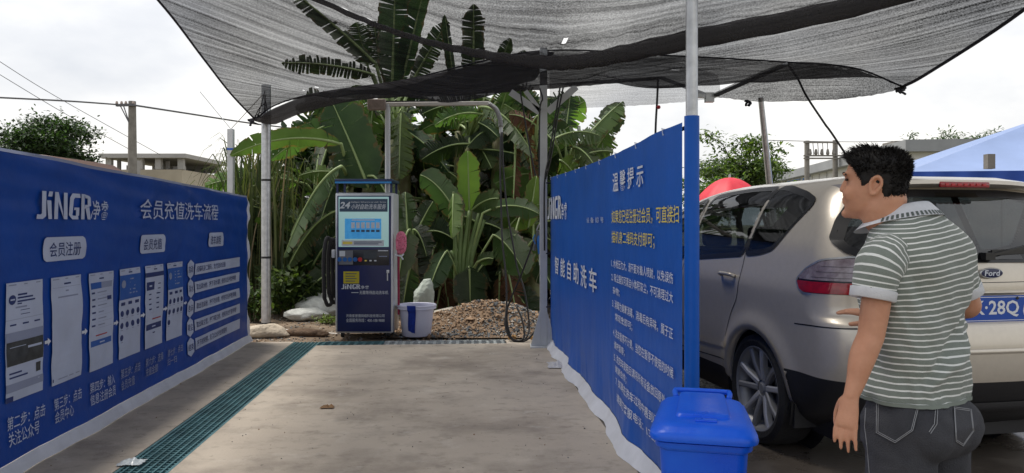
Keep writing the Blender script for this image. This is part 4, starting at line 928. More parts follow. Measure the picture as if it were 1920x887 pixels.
for k, (px, py) in enumerate(((852, 420), (866, 405), (880, 395), (898, 400), (908, 412), (845, 470), (890, 430))):
    a = P(868 + (k - 3) * 4, 560, 11.1); e_ = P(px, py, 11.1); mb.tube(bez([a, a.lerp(e_, .5) + Vector((-(e_.x - a.x) * .12, 0, .05)), e_], 5), [.045 - .002 * i for i in range(11)], 7)
mb.build('stalks', M_pet, t, smooth=True); tag(bpy.data.objects[t.children[-1].name], kind='stuff')
t, c = banana_plant('young banana plant just right of the pink mop', 778, 10.9, .9, .07)
leaves(t, c, [((768, 430), (748, 520), 10.7, .40, 'mid', .22, .2, .1, .25), ((775, 430), (800, 480), 10.8, .34, 'dark', .2, .2, .4, .3), ((780, 440), (812, 378), 10.9, .30, 'dark', .05, .2, .3, .3), ((765, 440), (760, 360), 11.1, .34, 'mid', .0, .2, .3, .3), ((770, 500), (756, 575), 10.7, .36, 'dark', .1, .1, .5, .3)])
t, c = banana_plant('banana plant behind the white post with withered brown leaves', 1000, 12.0, 2.2, .11)
leaves(t, c, [((985, 240), (1003, 380), 11.6, .26, 'brown', .05, .5, .7, .8), ((968, 250), (962, 400), 11.7, .22, 'brown', .06, .5, .8, .9), ((990, 430), (1006, 330), 11.2, .26, 'bright', 0, .4, .05, .2), ((1005, 235), (955, 215), 11.6, .34, 'brown', .1, .3, .8, .5), ((1010, 215), (985, 260), 11.5, .22, 'brown', .1, .3, .6, .8),
              ((1000, 240), (1062, 175), 12.0, .34, 'dark', .02, .2, .7, .4), ((1010, 250), (945, 195), 12.2, .40, 'bright', .06, .4, .6, .4), ((1000, 450), (955, 540), 11.2, .45, 'mid', .1, .1, .15, .25), ((950, 500), (970, 600), 10.9, .4, 'brown', .05, .2, .8, .7)])
t, c = banana_plant('banana plant above the right banner with pale arching leaves', 1062, 12.2, 2.1, .11)
leaves(t, c, [((1078, 285), (1168, 190), 11.8, .42, 'pale', .05, -.5, .55, .4), ((1075, 275), (1120, 320), 11.7, .40, 'mid', .14, -.2, .5, .4), ((1040, 260), (1125, 255), 11.6, .42, 'pale', .12, -.4, .7, .4), ((1060, 250), (1070, 175), 12.3, .40, 'dark', 0, .2, .8, .4), ((1045, 275), (1000, 240), 11.7, .36, 'mid', .12, -.2, .7, .4), ((1080, 300), (1150, 285), 12, .3, 'mid', .1, .1, .6, .4), ((1050, 300), (1085, 340), 11.6, .40, 'bright', .1, .1, .5, .3)])
# fillers behind
labs = ['banana plant in the shade far left, by the reeds', 'shaded banana plant behind the machine', 'dark banana plant behind the bucket', 'dark banana plant behind the young bright one', 'shaded banana plant behind the hanging hoses', 'banana plant at the far right of the clump', 'low ragged banana plant right of the steel post', 'ragged banana plant at the left side of the machine', 'low dark banana plant between bucket and young plant', 'low dark banana plant behind the soil heap']
for lab, px, Y, z in zip(labs, (590, 700, 800, 920, 985, 1085, 556, 612, 836, 950), (13, 13.3, 13.2, 13.4, 13.1, 13.2, 12.1, 11.9, 12.3, 12.2), (1.9, 2.2, 1.7, 2.1, 1.8, 1.9, 1.15, 1.0, 1.2, 1.1)):
    t, c = banana_plant(lab, px, Y, z, .12); fan(t, c, 9 if z > 1.5 else 8, 1.7 if z > 1.5 else 1.25, .55 if z > 1.5 else .42, ['dark', 'dark', 'mid', 'bright' if z > 1.5 else 'pale'], (-15, 75) if z > 1.5 else (-25, 40), rn)
    for k in range(5):
        q = Vector((c.x + rn.uniform(-.6, .6), c.y - rn.uniform(.2, .8), rn.uniform(.3, 1.4))); banana_leaf(t, q, q + Vector((rn.uniform(-.7, .7), -.2, rn.uniform(-.9, .6))), .5, rn.choice(['dark', 'dark', 'mid']), .12, rn.uniform(-.4, .4), .4, .3, c, rn)
    for k in range(3):
        q = c + Vector((rn.uniform(-.15, .15), -.12, -rn.uniform(.1, .6))); banana_leaf(t, q, q + Vector((rn.uniform(-.4, .4), -.3, -rn.uniform(.7, 1.2))), .3, 'brown', .05, .3, .8, .8, None, rn)

def leaf_cloud(mb, pts_fn, n, size, rnd, mi=0, aspect=.5):
    for i in range(n):
        p, mi_ = pts_fn(); s = size * rnd.uniform(.6, 1.3); d = Vector((rnd.uniform(-1, 1), rnd.uniform(-1, 1), rnd.uniform(-.9, .5))).normalized(); q = frame(d, (rnd.uniform(-.5, .5), rnd.uniform(-.5, .5), 1))
        sd_ = q @ Vector((1, 0, 0)); up = q @ Vector((0, 1, 0))
        mb.add([p, p + d * s * .5 + sd_ * s * aspect * .5 + up * s * .06, p + d * s, p + d * s * .5 - sd_ * s * aspect * .5 + up * s * .06], [(0, 1, 2, 3)], mi_)
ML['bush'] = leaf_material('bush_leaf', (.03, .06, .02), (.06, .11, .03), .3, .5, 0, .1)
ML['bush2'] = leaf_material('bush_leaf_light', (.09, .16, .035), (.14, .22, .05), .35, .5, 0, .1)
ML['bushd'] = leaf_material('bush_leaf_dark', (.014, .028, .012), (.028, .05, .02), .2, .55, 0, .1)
# the dark mass of undergrowth behind the banana plants
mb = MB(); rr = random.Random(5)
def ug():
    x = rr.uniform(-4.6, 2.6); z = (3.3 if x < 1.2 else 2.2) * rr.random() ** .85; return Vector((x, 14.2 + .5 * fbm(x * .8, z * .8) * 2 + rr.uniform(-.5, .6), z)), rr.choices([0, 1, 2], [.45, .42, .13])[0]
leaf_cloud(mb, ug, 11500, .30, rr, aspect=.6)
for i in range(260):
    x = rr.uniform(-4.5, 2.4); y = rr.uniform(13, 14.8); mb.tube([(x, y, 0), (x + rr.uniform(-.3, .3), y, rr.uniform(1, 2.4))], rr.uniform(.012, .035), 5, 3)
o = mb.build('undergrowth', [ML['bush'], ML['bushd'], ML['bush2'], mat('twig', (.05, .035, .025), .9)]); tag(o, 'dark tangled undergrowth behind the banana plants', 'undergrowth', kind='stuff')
# tall reeds at the left
mb = MB(); rr = random.Random(11)
for i in range(560):
    px = rr.gauss(480, 34); Y = rr.uniform(11.3, 13.2); b = P(px, 600, Y); b.z = 0; hgt = rr.uniform(1.5, 2.9) * (1 if px > 440 else .8); a = rr.uniform(0, 6.283); o_ = Vector((math.cos(a), math.sin(a) * .6, 0)) * rr.uniform(.2, 1.1)
    pts = [b, b + Vector((o_.x * .15, o_.y * .15, hgt * .55)), b + Vector((o_.x * .5, o_.y * .5, hgt * .95)), b + o_ * 1.0 + Vector((0, 0, hgt * rr.uniform(.55, .95)))]
    pts = bez(pts, 3); w = rr.uniform(.008, .02); o0 = len(mb.v); s_ = Vector((rr.uniform(-.5, 1), rr.uniform(-.5, .5), 0)).normalized()
    for k, p in enumerate(pts):
        ww = w * (1 - (k / (len(pts) - 1)) ** 2); mb.v += [p - s_ * ww, p + s_ * ww + Vector((0, 0, .004))]
    mi = rr.choices([0, 1, 2], [.35, .06, .59])[0]
    for k in range(len(pts) - 1): mb.face((o0 + 2 * k, o0 + 2 * k + 1, o0 + 2 * k + 3, o0 + 2 * k + 2), mi)
o = mb.build('reeds', [leaf_material('reed_green', (.10, .14, .045), (.17, .21, .08), .3, .6), leaf_material('reed_dry', (.24, .20, .11), (.33, .28, .16), .25, .7), leaf_material('reed_dark', (.03, .055, .02), (.06, .09, .03), .3, .6)])
tag(o, 'tall arching reeds growing behind the end of the left banner', 'reeds', kind='stuff')
# low leafy bushes
def bush(label, px, py, Y, rx, rz, n, size, kinds, seed, name='low_bush', cat='bush'):
    rr_ = random.Random(seed); b = P(px, py, Y); b.z = 0; t = thing(name, label, cat, b)
    mb = MB(); tips = []
    for i in range(14):
        a = rr_.uniform(0, 6.283); e_ = b + Vector((math.cos(a) * rx * rr_.uniform(.2, .9), math.sin(a) * rx * .7 * rr_.uniform(.2, .9), rz * rr_.uniform(.5, 1.0))); tips.append(e_)
        mb.tube([b + Vector((math.cos(a) * .05, math.sin(a) * .05, 0)), b.lerp(e_, .5) + Vector((0, 0, rz * .1)), e_], [.012, .009, .004], 5)
    mb.build('stems', mat('bush_stem', (.08, .06, .035), .9), t)
    t.children[-1]['kind'] = 'stuff'
    mb = MB()
    def f():
        e_ = rr_.choice(tips); q = rr_.random() ** .7; c_ = b.lerp(e_, .35 + .65 * q); return c_ + Vector((rr_.gauss(0, rx * .16), rr_.gauss(0, rx * .13), rr_.gauss(0, rz * .10))), rr_.choices([0, 1], [.7, .3])[0]
    leaf_cloud(mb, f, n, size, rr_, aspect=.55)
    for v_ in mb.v: v_.z = max(v_.z, .005)
    mb.build('foliage', [ML[k] for k in kinds], t); t.children[-1]['kind'] = 'stuff'
    return t
bush('dense green bush at the foot of the steel post, right of it', 535, 600, 11.1, .55, .75, 1500, .11, ('bush', 'bush2'), 1)
bush('low weeds between left banner and the steel post', 478, 615, 10.5, .28, .50, 500, .09, ('bush', 'bush2'), 2)
bush('tall dark shrub behind the steel post', 500, 600, 11.9, .7, 1.45, 1700, .16, ('bush', 'bushd'), 3)
bush('small weed patch left of the machine by the sacks', 612, 612, 10.3, .30, .12, 250, .05, ('bush2', 'bush2'), 4)
bush('round green shrub far behind the left banner top', 375, 500, 21., 1.0, 2.0, 4200, .13, ('bush2', 'bush'), 6)
bush('lower green shrub beside the round one behind left banner', 335, 500, 22., .6, 1.75, 2600, .13, ('bush2', 'bush'), 7)
bush('green shrub beside the pale square post', 415, 500, 19., .6, 1.9, 2600, .12, ('bush2', 'bush'), 8)

# trees
def tree(name, label, px, Y, ztop, spread, n, size, kinds, seed, trunk_r=.16, zlow=.35, open_=.5, group=None, lean=0.):
    rr_ = random.Random(seed); b = P(px, 600, Y); b.z = -.16; t = thing(name, label, 'tree', b, group)
    mb = MB(); ends = []
    fork = b + Vector((lean * .3, 0, ztop * zlow)); mb.tube(bez([b, b.lerp(fork, .5) + Vector((.08, 0, 0)), fork], 3), [trunk_r * (1.2 - .07 * i) for i in range(7)], 8)
    for i in range(9):
        a = i * 2.4 + rr_.uniform(-.4, .4); e_ = b + Vector((lean, 0, 0)) + Vector((math.cos(a) * spread * rr_.uniform(.35, .85), math.sin(a) * spread * rr_.uniform(.3, .8), ztop * rr_.uniform(.62, .97)))
        m1 = fork.lerp(e_, .5) + Vector((rr_.uniform(-.2, .2), 0, ztop * .06)); pp_ = bez([fork, m1, e_], 4); mb.tube(pp_, [lerp(trunk_r * .6, trunk_r * .1, k / (len(pp_) - 1)) for k in range(len(pp_))], 6); ends.append(e_)
        for j in range(4):
            s0 = pp_[rr_.randint(3, len(pp_) - 1)]; a2 = rr_.uniform(0, 6.283); e2 = s0 + Vector((math.cos(a2), math.sin(a2), rr_.uniform(-.15, .7))) * spread * rr_.uniform(.2, .42); e2.z = min(e2.z, ztop)
            mb.tube([s0, s0.lerp(e2, .5) + Vector((0, 0, .05)), e2], [trunk_r * .18, trunk_r * .12, trunk_r * .05], 5); ends.append(e2)
    mb.build('trunk', mat('bark', (.06, .05, .04), .9, var=.3, vs=6), t)
    mb = MB()
    def f():
        e_ = rr_.choice(ends); s_ = spread * .17 * open_ * 2; return e_ + Vector((rr_.gauss(0, s_), rr_.gauss(0, s_), rr_.gauss(0, s_ * .55))), rr_.choices([0, 1], [.65, .35])[0]
    leaf_cloud(mb, f, n, size, rr_, aspect=.5); mb.build('crown', [ML[k] for k in kinds], t)
    t.children[-1]['kind'] = 'stuff'; return t
tree('broadleaf_tree', 'big dark tree at the left edge behind the banner', 85, 34, 6.9, 2.1, 11000, .22, ('bushd', 'bush'), 31, .3)
tree('broadleaf_tree', 'sparse twiggy tree cut off by the left picture edge', 15, 36, 6.6, 3.0, 5000, .2, ('bushd', 'bush'), 32, .3)
tree('broadleaf_tree', 'small dark tree in front of the unfinished concrete building', 150, 33, 3.9, .75, 2600, .2, ('bushd', 'bush'), 33, .15)
tree('broadleaf_tree', 'tall leafy tree right of the steel pole, above the car', 1385, 27, 4.7, 1.6, 5200, .19, ('bush', 'bush2'), 41, .14)
tree('broadleaf_tree', 'lower tree just right of the blue pole sleeve', 1330, 25, 3.4, 1.1, 3400, .17, ('bush', 'bush2'), 42, .12)
tree('broadleaf_tree', 'leafy tree beside the leaning grey pole', 1438, 28, 3.8, .9, 3000, .18, ('bush', 'bush2'), 43, .12)
tree('broadleaf_tree', 'small light green tree left of the white shed', 1472, 30, 2.6, .6, 1400, .17, ('bush2', 'bush2'), 44, .10)
def bamboo(label, px, Y, ztop, n, seed, lean):
    rr_ = random.Random(seed); b = P(px, 600, Y); b.z = -.16; t = thing('bamboo_clump', label, 'bamboo', b, 'bamboo clumps beyond the roofs'); mb = MB(); lf = []
    for i in range(n):
        a = rr_.uniform(-1, 1); tip = b + Vector((a * 1.1 + lean, rr_.uniform(-.6, .6), ztop * rr_.uniform(.85, 1.0))); p = bez([b + Vector((a * .3, 0, 0)), b + Vector((a * .5 + lean * .4, 0, ztop * .6)), tip, tip + Vector((a * .5 + lean * .5, 0, -.25))], 5)
        mb.tube(p, [lerp(.04, .008, k / (len(p) - 1)) for k in range(len(p))], 5); lf += p[5:]
    mb.build('canes', mat('cane', (.16, .19, .08), .6), t); t.children[-1]['kind'] = 'stuff'
    m2 = MB(); leaf_cloud(m2, lambda: (rr_.choice(lf) + Vector((rr_.gauss(0, .22), rr_.gauss(0, .2), rr_.gauss(-.08, .2))), 0), n * 110, .36, rr_, aspect=.2); m2.build('foliage', [ML['bush']], t); t.children[-1]['kind'] = 'stuff'
bamboo('thin bamboo clump behind the man, left of the others', 1700, 42, 6.0, 5, 51, -.4)
bamboo('bamboo clump with a drooping plume behind the blue roof', 1735, 42, 6.6, 7, 52, -.2)
bamboo('bushy bamboo rising from the edge of the blue roof', 1775, 43, 6.2, 8, 53, .3)
bamboo('small bamboo plume above the blue tent roof', 1832, 44, 7.3, 6, 54, .2)
# ================================================================ the parked car (seen from behind on its left side)
CO = Vector((2.615, 3.93, -.004)); CD = Vector((-.179, .984, 0)).normalized(); CL = Vector((-CD.y, CD.x, 0))
def C(s, y, z): return CO + CD * s + CL * y + Vector((0, 0, z))
T_sr = [(.18, .46), (.3, .24), (.42, .12), (.55, .045), (.70, .015), (.80, .025), (.85, .05), (.875, .10), (.93, .125), (1.05, .125), (1.16, .145), (1.25, .185), (1.4, .275), (1.52, .355), (1.59, .395), (1.635, .42), (1.665, .52), (1.685, .85), (1.695, 1.3)]
T_sf = [(.18, 4.4), (.4, 4.66), (.6, 4.74), (.75, 4.72), (.86, 4.6), (.95, 4.3), (1.02, 3.95), (1.10, 3.7), (1.2, 3.5), (1.35, 3.15), (1.5, 2.8), (1.6, 2.5), (1.66, 2.15), (1.685, 1.9), (1.695, 1.5)]
T_w = [(.18, .78), (.3, .865), (.42, .905), (.6, .925), (.8, .935), (.98, .94), (1.04, .93), (1.12, .905), (1.22, .872), (1.35, .82), (1.48, .755), (1.57, .69), (1.63, .61), (1.66, .53), (1.685, .36), (1.695, .1)]
def car_r(z): return interp(z, [(.18, .30), (.8, .27), (1.1, .25), (1.4, .22), (1.6, .2), (1.66, .16), (1.695, .05)])
WHEELS = ((.97, .345), (3.82, .345))
def car_raw(p, z):
    sr, sf, w, r = interp(z, T_sr), interp(z, T_sf), interp(z, T_w), car_r(z); rf = min(.5, r * 1.8)
    if p <= 1: s, y = sr, p * (w - r)
    elif p <= 2: a = (p - 1) * math.pi / 2; s, y = sr + r - r * math.cos(a), w - r + r * math.sin(a)
    elif p <= 3: s, y = lerp(sr + r, sf - rf, p - 2), w
    elif p <= 4: a = (p - 3) * math.pi / 2; s, y = sf - rf + rf * math.sin(a), w - rf + rf * math.cos(a)
    else: s, y = sf, (5 - p) * (w - rf)
    k = max(0, 1 - (s - sr) / .8); s += .075 * (y / .93) ** 2 * k * k
    y *= 1 - .028 * ((s - 2.3) / 2.3) ** 2
    if 1.6 < p < 3.6 and z < 1.0:
        for ws, wz in WHEELS:
            d = math.hypot(s - ws, z - wz); y += .026 * math.exp(-((d - .40) / .07) ** 2) * (1 if z > wz else .5)
    return s, y
def car_pt(p, z, off=0., side=1):
    s, y = car_raw(p, z); v_ = C(s, y * side, z)
    if off:
        e_ = .004; a, b = car_raw(p - e_, z), car_raw(p + e_, z); c, d = car_raw(p, z - .006), car_raw(p, z + .006)
        t1 = Vector((b[0] - a[0], b[1] - a[1], 0)); t2 = Vector((d[0] - c[0], d[1] - c[1], .012)); n_ = t1.cross(t2)
        if n_.length > 1e-9:
            n_.normalize()
            if n_.y < 0 and p > 1.2: n_ = -n_
            if p <= 1.2 and n_.x > 0: n_ = -n_
            v_ = C(s + n_.x * off, (y + n_.y * off) * side, z + n_.z * off)
    return v_
def p_side(s, z):
    sr, sf, r = interp(z, T_sr), interp(z, T_sf), car_r(z); rf = min(.5, r * 1.8)
    if s < sr + r: return 1 + math.acos(max(-1, min(1, (sr + r - s) / r))) / (math.pi / 2)
    if s <= sf - rf: return 2 + (s - sr - r) / (sf - rf - sr - r)
    return 3 + math.asin(min(1, (s - sf + rf) / rf)) / (math.pi / 2)
def p_rear(y, z):
    w, r = interp(z, T_w), car_r(z)
    if y <= w - r: return y / (w - r)
    return 1 + math.asin(min(1, (y - w + r) / r)) / (math.pi / 2)
def p_wrap(q, z):
    r = car_r(z); h_ = r * math.pi / 4
    if abs(q) <= h_: return 1.5 + q / r / (math.pi / 2)
    if q > 0: return p_side(interp(z, T_sr) + r + q - h_, z)
    return max(0, 1 - (-q - h_) / (interp(z, T_w) - r))
def inside(pt, poly):
    x, y = pt; c = False; j = len(poly) - 1
    for i in range(len(poly)):
        if (poly[i][1] > y) != (poly[j][1] > y) and x < (poly[j][0] - poly[i][0]) * (y - poly[i][1]) / (poly[j][1] - poly[i][1]) + poly[i][0]: c = not c
        j = i
    return c
def smooth_poly(poly, n=5, corner=.22):
    o = []; m = len(poly)
    for i in range(m):
        a, b, c = Vector(poly[i - 1]), Vector(poly[i]), Vector(poly[(i + 1) % m])
        p0 = b.lerp(a, min(corner, .05 / max((b - a).length, .01))); p1 = b.lerp(c, min(corner, .05 / max((b - c).length, .01)))
        for k in range(n + 1): t = k / n; o.append(tuple((1 - t) ** 2 * p0 + 2 * t * (1 - t) * b + t * t * p1))
    return o
M_paint = mat('car_paint', (.66, .60, .505), .33, metal=.35, var=.03, vs=30, coat=.7, spec=.5)
M_plastic = mat('car_black_plastic', (.018, .018, .02), .55, bump=.1, bs=120)
M_trim = mat('car_trim', (.012, .012, .014), .3)
M_int = mat('car_interior', (.035, .036, .042), .8, var=.2, vs=8)
def glass_mat(name, tint, gl=.09):
    m = bpy.data.materials.new(name); m.use_nodes = True; t = m.node_tree; t.nodes.clear(); n = t.nodes.new; l = t.links.new
    o = n('ShaderNodeOutputMaterial'); mx2 = n('ShaderNodeMixShader'); a = n('ShaderNodeBsdfTransparent'); a.inputs[0].default_value = (*tint, 1); b = n('ShaderNodeBsdfGlossy'); b.inputs['Roughness'].default_value = .02
    f = n('ShaderNodeLayerWeight'); f.inputs[0].default_value = .5; pw_ = n('ShaderNodeMath'); pw_.operation = 'POWER'; pw_.inputs[1].default_value = 4.; ad_ = n('ShaderNodeMath'); ad_.operation = 'MULTIPLY_ADD'; ad_.inputs[1].default_value = .7; ad_.inputs[2].default_value = gl; ad_.use_clamp = True
    l(f.outputs['Facing'], pw_.inputs[0]); l(pw_.outputs[0], ad_.inputs[0]); l(ad_.outputs[0], mx2.inputs[0]); l(a.outputs[0], mx2.inputs[1]); l(b.outputs[0], mx2.inputs[2]); l(mx2.outputs[0], o.inputs[0]); MATS[name] = m; return m
M_cglass = glass_mat('car_glass', (.34, .38, .39), .08); M_rglass = glass_mat('car_rear_glass', (.16, .18, .19), .10)
win_rear = smooth_poly([(.60, 1.515), (.865, 1.235), (1.00, 1.205), (1.16, 1.19), (1.16, 1.612), (1.05, 1.61), (.76, 1.56)])
win_door = smooth_poly([(1.20, 1.188), (2.03, 1.125), (2.03, 1.585), (1.75, 1.607), (1.50, 1.618), (1.20, 1.614)])
win_front = smooth_poly([(2.12, 1.118), (3.05, 1.065), (3.12, 1.10), (2.75, 1.34), (2.42, 1.49), (2.12, 1.570)])
win_back = smooth_poly([(.61, 1.535), (.735, 1.40), (.80, 1.29), (.775, 1.235), (.70, 1.205), (.35, 1.185), (-.35, 1.185), (-.70, 1.205), (-.775, 1.235), (-.80, 1.29), (-.735, 1.40), (-.61, 1.535), (-.3, 1.56), (.3, 1.56)])
screen = [(-.62, 1.53), (-.78, 1.16), (.78, 1.16), (.62, 1.53)]
car = thing('parked_car', 'champagne people carrier with blue plate parked beside the notice banner', 'car', C(0, 0, 0))
NP, NZ = 250, 92
ps = [i / 20 for i in range(20)] + [1 + i / 16 for i in range(16)] + [2 + i / 130 for i in range(130)] + [3 + i / 12 for i in range(12)] + [4 + i / 10 for i in range(11)]
zs = [lerp(.18, 1.695, i / NZ) for i in range(NZ + 1)]
def cut(s, y, z, p):
    for ws, wz in WHEELS:
        if math.hypot(s - ws, z - wz) < .385 and p > 1.3: return True
    if 1.2 < p < 3.7 and any(inside((s, z), w_) for w_ in (win_rear, win_door, win_front)): return True
    if p < 1.95 and inside((y * 1.035, (z - 1.37) * 1.10 + 1.37), win_back): return True
    if p > 4.0 and inside((y, z), screen): return True
    return False
shell, low = MB(), MB()
for side in (1, -1):
    base = {}
    for m_ in (shell, low): base[m_] = len(m_.v)
    raw = [[car_raw(p, z) for p in ps] for z in zs]
    for m_ in (shell, low): m_.v += [C(s, y * side, z) for z, row in zip(zs, raw) for s, y in row]
    n = len(ps)
    for j in range(NZ):
        for i in range(n - 1):
            s = sum(raw[a][b][0] for a in (j, j + 1) for b in (i, i + 1)) / 4; y = sum(raw[a][b][1] for a in (j, j + 1) for b in (i, i + 1)) / 4; z = (zs[j] + zs[j + 1]) / 2; p = (ps[i] + ps[i + 1]) / 2
            if cut(s, y, z, p): continue
            zl = .40 if s > .6 else .54
            m_ = low if z < zl else shell; o = base[m_]; f = (o + j * n + i, o + j * n + i + 1, o + (j + 1) * n + i + 1, o + (j + 1) * n + i)
            m_.face(f[::-1] if side > 0 else f)
def weld(m_):
    bm = bmesh.new(); me = bpy.data.meshes.new('t'); me.from_pydata([tuple(v_) for v_ in m_.v], [], m_.f); bm.from_mesh(me); bmesh.ops.delete(bm, geom=[v_ for v_ in bm.verts if not v_.link_faces], context='VERTS'); bmesh.ops.remove_doubles(bm, verts=bm.verts[:], dist=.0008)
    bmesh.ops.recalc_face_normals(bm, faces=bm.faces[:]); bm.verts.index_update(); r_ = MB(); r_.add([v_.co.copy() for v_ in bm.verts], [[v_.index for v_ in f.verts] for f in bm.faces]); bm.free(); bpy.data.meshes.remove(me); return r_
body = weld(shell).build('body_shell', M_paint, car, smooth=True); weld(low).build('lower_skirt', M_plastic, car, smooth=True)
mb = MB(); mb.box((0, 0, 0), (1, 1, 1)); mb.v = [C(lerp(.35, 4.4, v_.x + .5), v_.y * 1.5, lerp(.17, .30, v_.z + .5)) for v_ in mb.v]; mb.build('underbody', M_plastic, car)
def chart(kind):
    return {'side': p_side, 'rear': lambda y, z: p_rear(abs(y), z), 'wrap': p_wrap}[kind]
def cpt(kind, a, z, off, side=1): return car_pt(chart(kind)(a, z), z, off, (side if kind != 'rear' else (1 if a >= 0 else -1)))
def panel(name, poly, kind, off, m, par=car, side=1, rows=16, cols=12):
    z0, z1 = min(q[1] for q in poly) + .002, max(q[1] for q in poly) - .002; mb = MB(); rings = []
    for i in range(rows + 1):
        z = lerp(z0, z1, i / rows); xs = []
        for k in range(len(poly)):
            a, b = poly[k - 1], poly[k]
            if (a[1] > z) != (b[1] > z): xs.append(a[0] + (z - a[1]) / (b[1] - a[1]) * (b[0] - a[0]))
        if len(xs) < 2: continue
        rings.append([cpt(kind, lerp(min(xs), max(xs), c / cols), z, off, side) for c in range(cols + 1)])
    mb.loft(rings, cap=False, closed=False); return mb.build(name, m, par, smooth=True)
def ring(name, poly, kind, width, off, m, par=car, side=1, inner=.012):
    mb = MB(); n = len(poly); cx = sum(q[0] for q in poly) / n; cy = sum(q[1] for q in poly) / n; ri, ro = [], []
    for i in range(n):
        a, b = Vector(poly[i - 1]), Vector(poly[(i + 1) % n]); t_ = (b - a); nn = Vector((t_.y, -t_.x)); nn = nn.normalized() if nn.length > 1e-6 else Vector((0, 0))
        if nn.dot(Vector(poly[i]) - Vector((cx, cy))) < 0: nn = -nn
        q1 = Vector(poly[i]) - nn * inner; q2 = Vector(poly[i]) + nn * width; ri.append(cpt(kind, q1.x, min(q1.y, 1.68), off, side)); ro.append(cpt(kind, q2.x, min(q2.y, 1.68), off, side))
    o = len(mb.v); mb.v += ri + ro
    for i in range(n): j = (i + 1) % n; mb.face((o + i, o + j, o + n + j, o + n + i))
    return mb.build(name, m, par, smooth=True)
def seamline(pts, kind, name='panel_gap', w=.0035, side=1, m=None, off=.0012):
    pts = [Vector((a, b, 0)) for a, b in pts]; pts = bez(pts, 6); mb = MB(); o = []
    for i, q in enumerate(pts):
        t_ = (pts[min(i + 1, len(pts) - 1)] - pts[max(i - 1, 0)]).normalized(); nn = Vector((-t_.y, t_.x, 0)); o.append([cpt(kind, q.x - nn.x * w, q.y - nn.y * w, off, side), cpt(kind, q.x + nn.x * w, q.y + nn.y * w, off, side)])
    mb.loft(o, cap=False, closed=False); return mb.build(name, m or M_trim, car)
for sd_ in (1, -1):
    for nm, w_ in (('quarter_window', win_rear), ('rear_door_window', win_door), ('front_door_window', win_front)):
        g_ = panel(nm, w_, 'side', .004, M_cglass, side=sd_); ring('window_seal', w_, 'side', .020, .006, M_trim, g_, sd_)
    seamline([(1.175, 1.19), (1.16, 1.05), (1.19, .90), (1.28, .78), (1.36, .62)], 'side', side=sd_)
    seamline([(2.08, 1.56), (2.075, 1.12), (2.09, .75), (2.08, .44)], 'side', side=sd_); seamline([(1.36, .455), (2.1, .43), (3.3, .43)], 'side', side=sd_)
    seamline([(.42, .815), (.2, .825), (0, .83), (-.12, .84), (-.178, .86)], 'wrap', side=sd_)
    seamline([(1.33, .56), (1.7, .545), (2.4, .54), (3.3, .55)], 'side', 'side_moulding', .014, sd_, M_paint, .010)
g_ = panel('tailgate_glass', win_back, 'rear', .009, M_rglass, rows=20, cols=40); ring('window_seal', win_back, 'rear', .016, .012, M_trim, g_, inner=.03)
mb = MB(); zz = [lerp(1.155, 1.535, i / 10) for i in range(11)]
for i in range(10): pass
mb.grid(lambda a, b: (lambda z: C(interp(z, T_sf) + .004, lerp(-1, 1, a) * (lerp(.79, .63, b)), z))(lerp(1.155, 1.535, b)), 12, 10); mb.build('windscreen', M_cglass, car, smooth=True)
# tail lights
M_red = mat('lamp_red', (.32, .006, .012), .12, coat=.6, var=.25, vs=26); M_smoke = mat('lamp_smoke', (.16, .12, .14), .1, coat=.8, col2=(.34, .30, .33), vs=18)
tl = smooth_poly([(.31, 1.068), (.235, 1.13), (.10, 1.183), (-.05, 1.20), (-.19, 1.20), (-.19, 1.0), (.2, 1.0), (.265, 1.02)], 4)
tl_lo = [q for q in smooth_poly([(.305, 1.066), (.26, 1.02), (.2, 1.003), (-.185, 1.003), (-.185, 1.066)], 3)]
tl_hi = [q for q in smooth_poly([(.300, 1.071), (.23, 1.126), (.10, 1.178), (-.05, 1.195), (-.185, 1.196), (-.185, 1.071)], 3)]
for sd_ in (1, -1):
    a = panel('tail_light', tl, 'wrap', .003, M_trim, side=sd_); ring('lamp_edge', tl, 'wrap', .008, .006, M_galv, a, sd_, .002)
    panel('red_lens', tl_lo, 'wrap', .007, M_red, a, sd_); panel('clear_lens', tl_hi, 'wrap', .007, M_smoke, a, sd_)
    for k in range(3): panel('lens_rib', [(.16 - .1 * k * .3, 1.085 + .03 * k), (-.17, 1.085 + .03 * k), (-.17, 1.091 + .03 * k), (.16 - .1 * k * .3, 1.091 + .03 * k)], 'wrap', .009, M_trim, a, sd_, 2, 8)
# roof spoiler with the high brake light
mb = MB(); rings = []
for i in range(25):
    y = lerp(-.63, .63, i / 24); e_ = abs(y / .63) ** 3; s0 = .30 + .10 * e_; s1 = .62; rings.append([C(s0, y, 1.612 - .03 * e_), C(s0 + .005, y, 1.634 - .03 * e_), C(s0 + .06, y, 1.648 - .03 * e_), C(s1, y, 1.672 - .04 * e_ - .02 * (y / .63) ** 2), C(s1, y, 1.60), C(s0 + .05, y, 1.592 - .03 * e_)])
mb.loft(rings); sp = mb.build('roof_spoiler', M_paint, car, smooth=40)
mb = MB(); mb.box((0, 0, 0), (.02, .32, .034), bev=.008); mb.v = [C(v_.x + .303, v_.y, v_.z + 1.606) for v_ in mb.v]; hb = mb.build('brake_light', M_red, sp, smooth=40)
for k in range(7): mb = MB(); mb.box((0, 0, 0), (.006, .022, .012)); mb.v = [C(v_.x + .291, v_.y - .12 + .04 * k, v_.z + 1.606) for v_ in mb.v]; mb.build('led', mat('led_red', (.55, .02, .03), .2), hb)
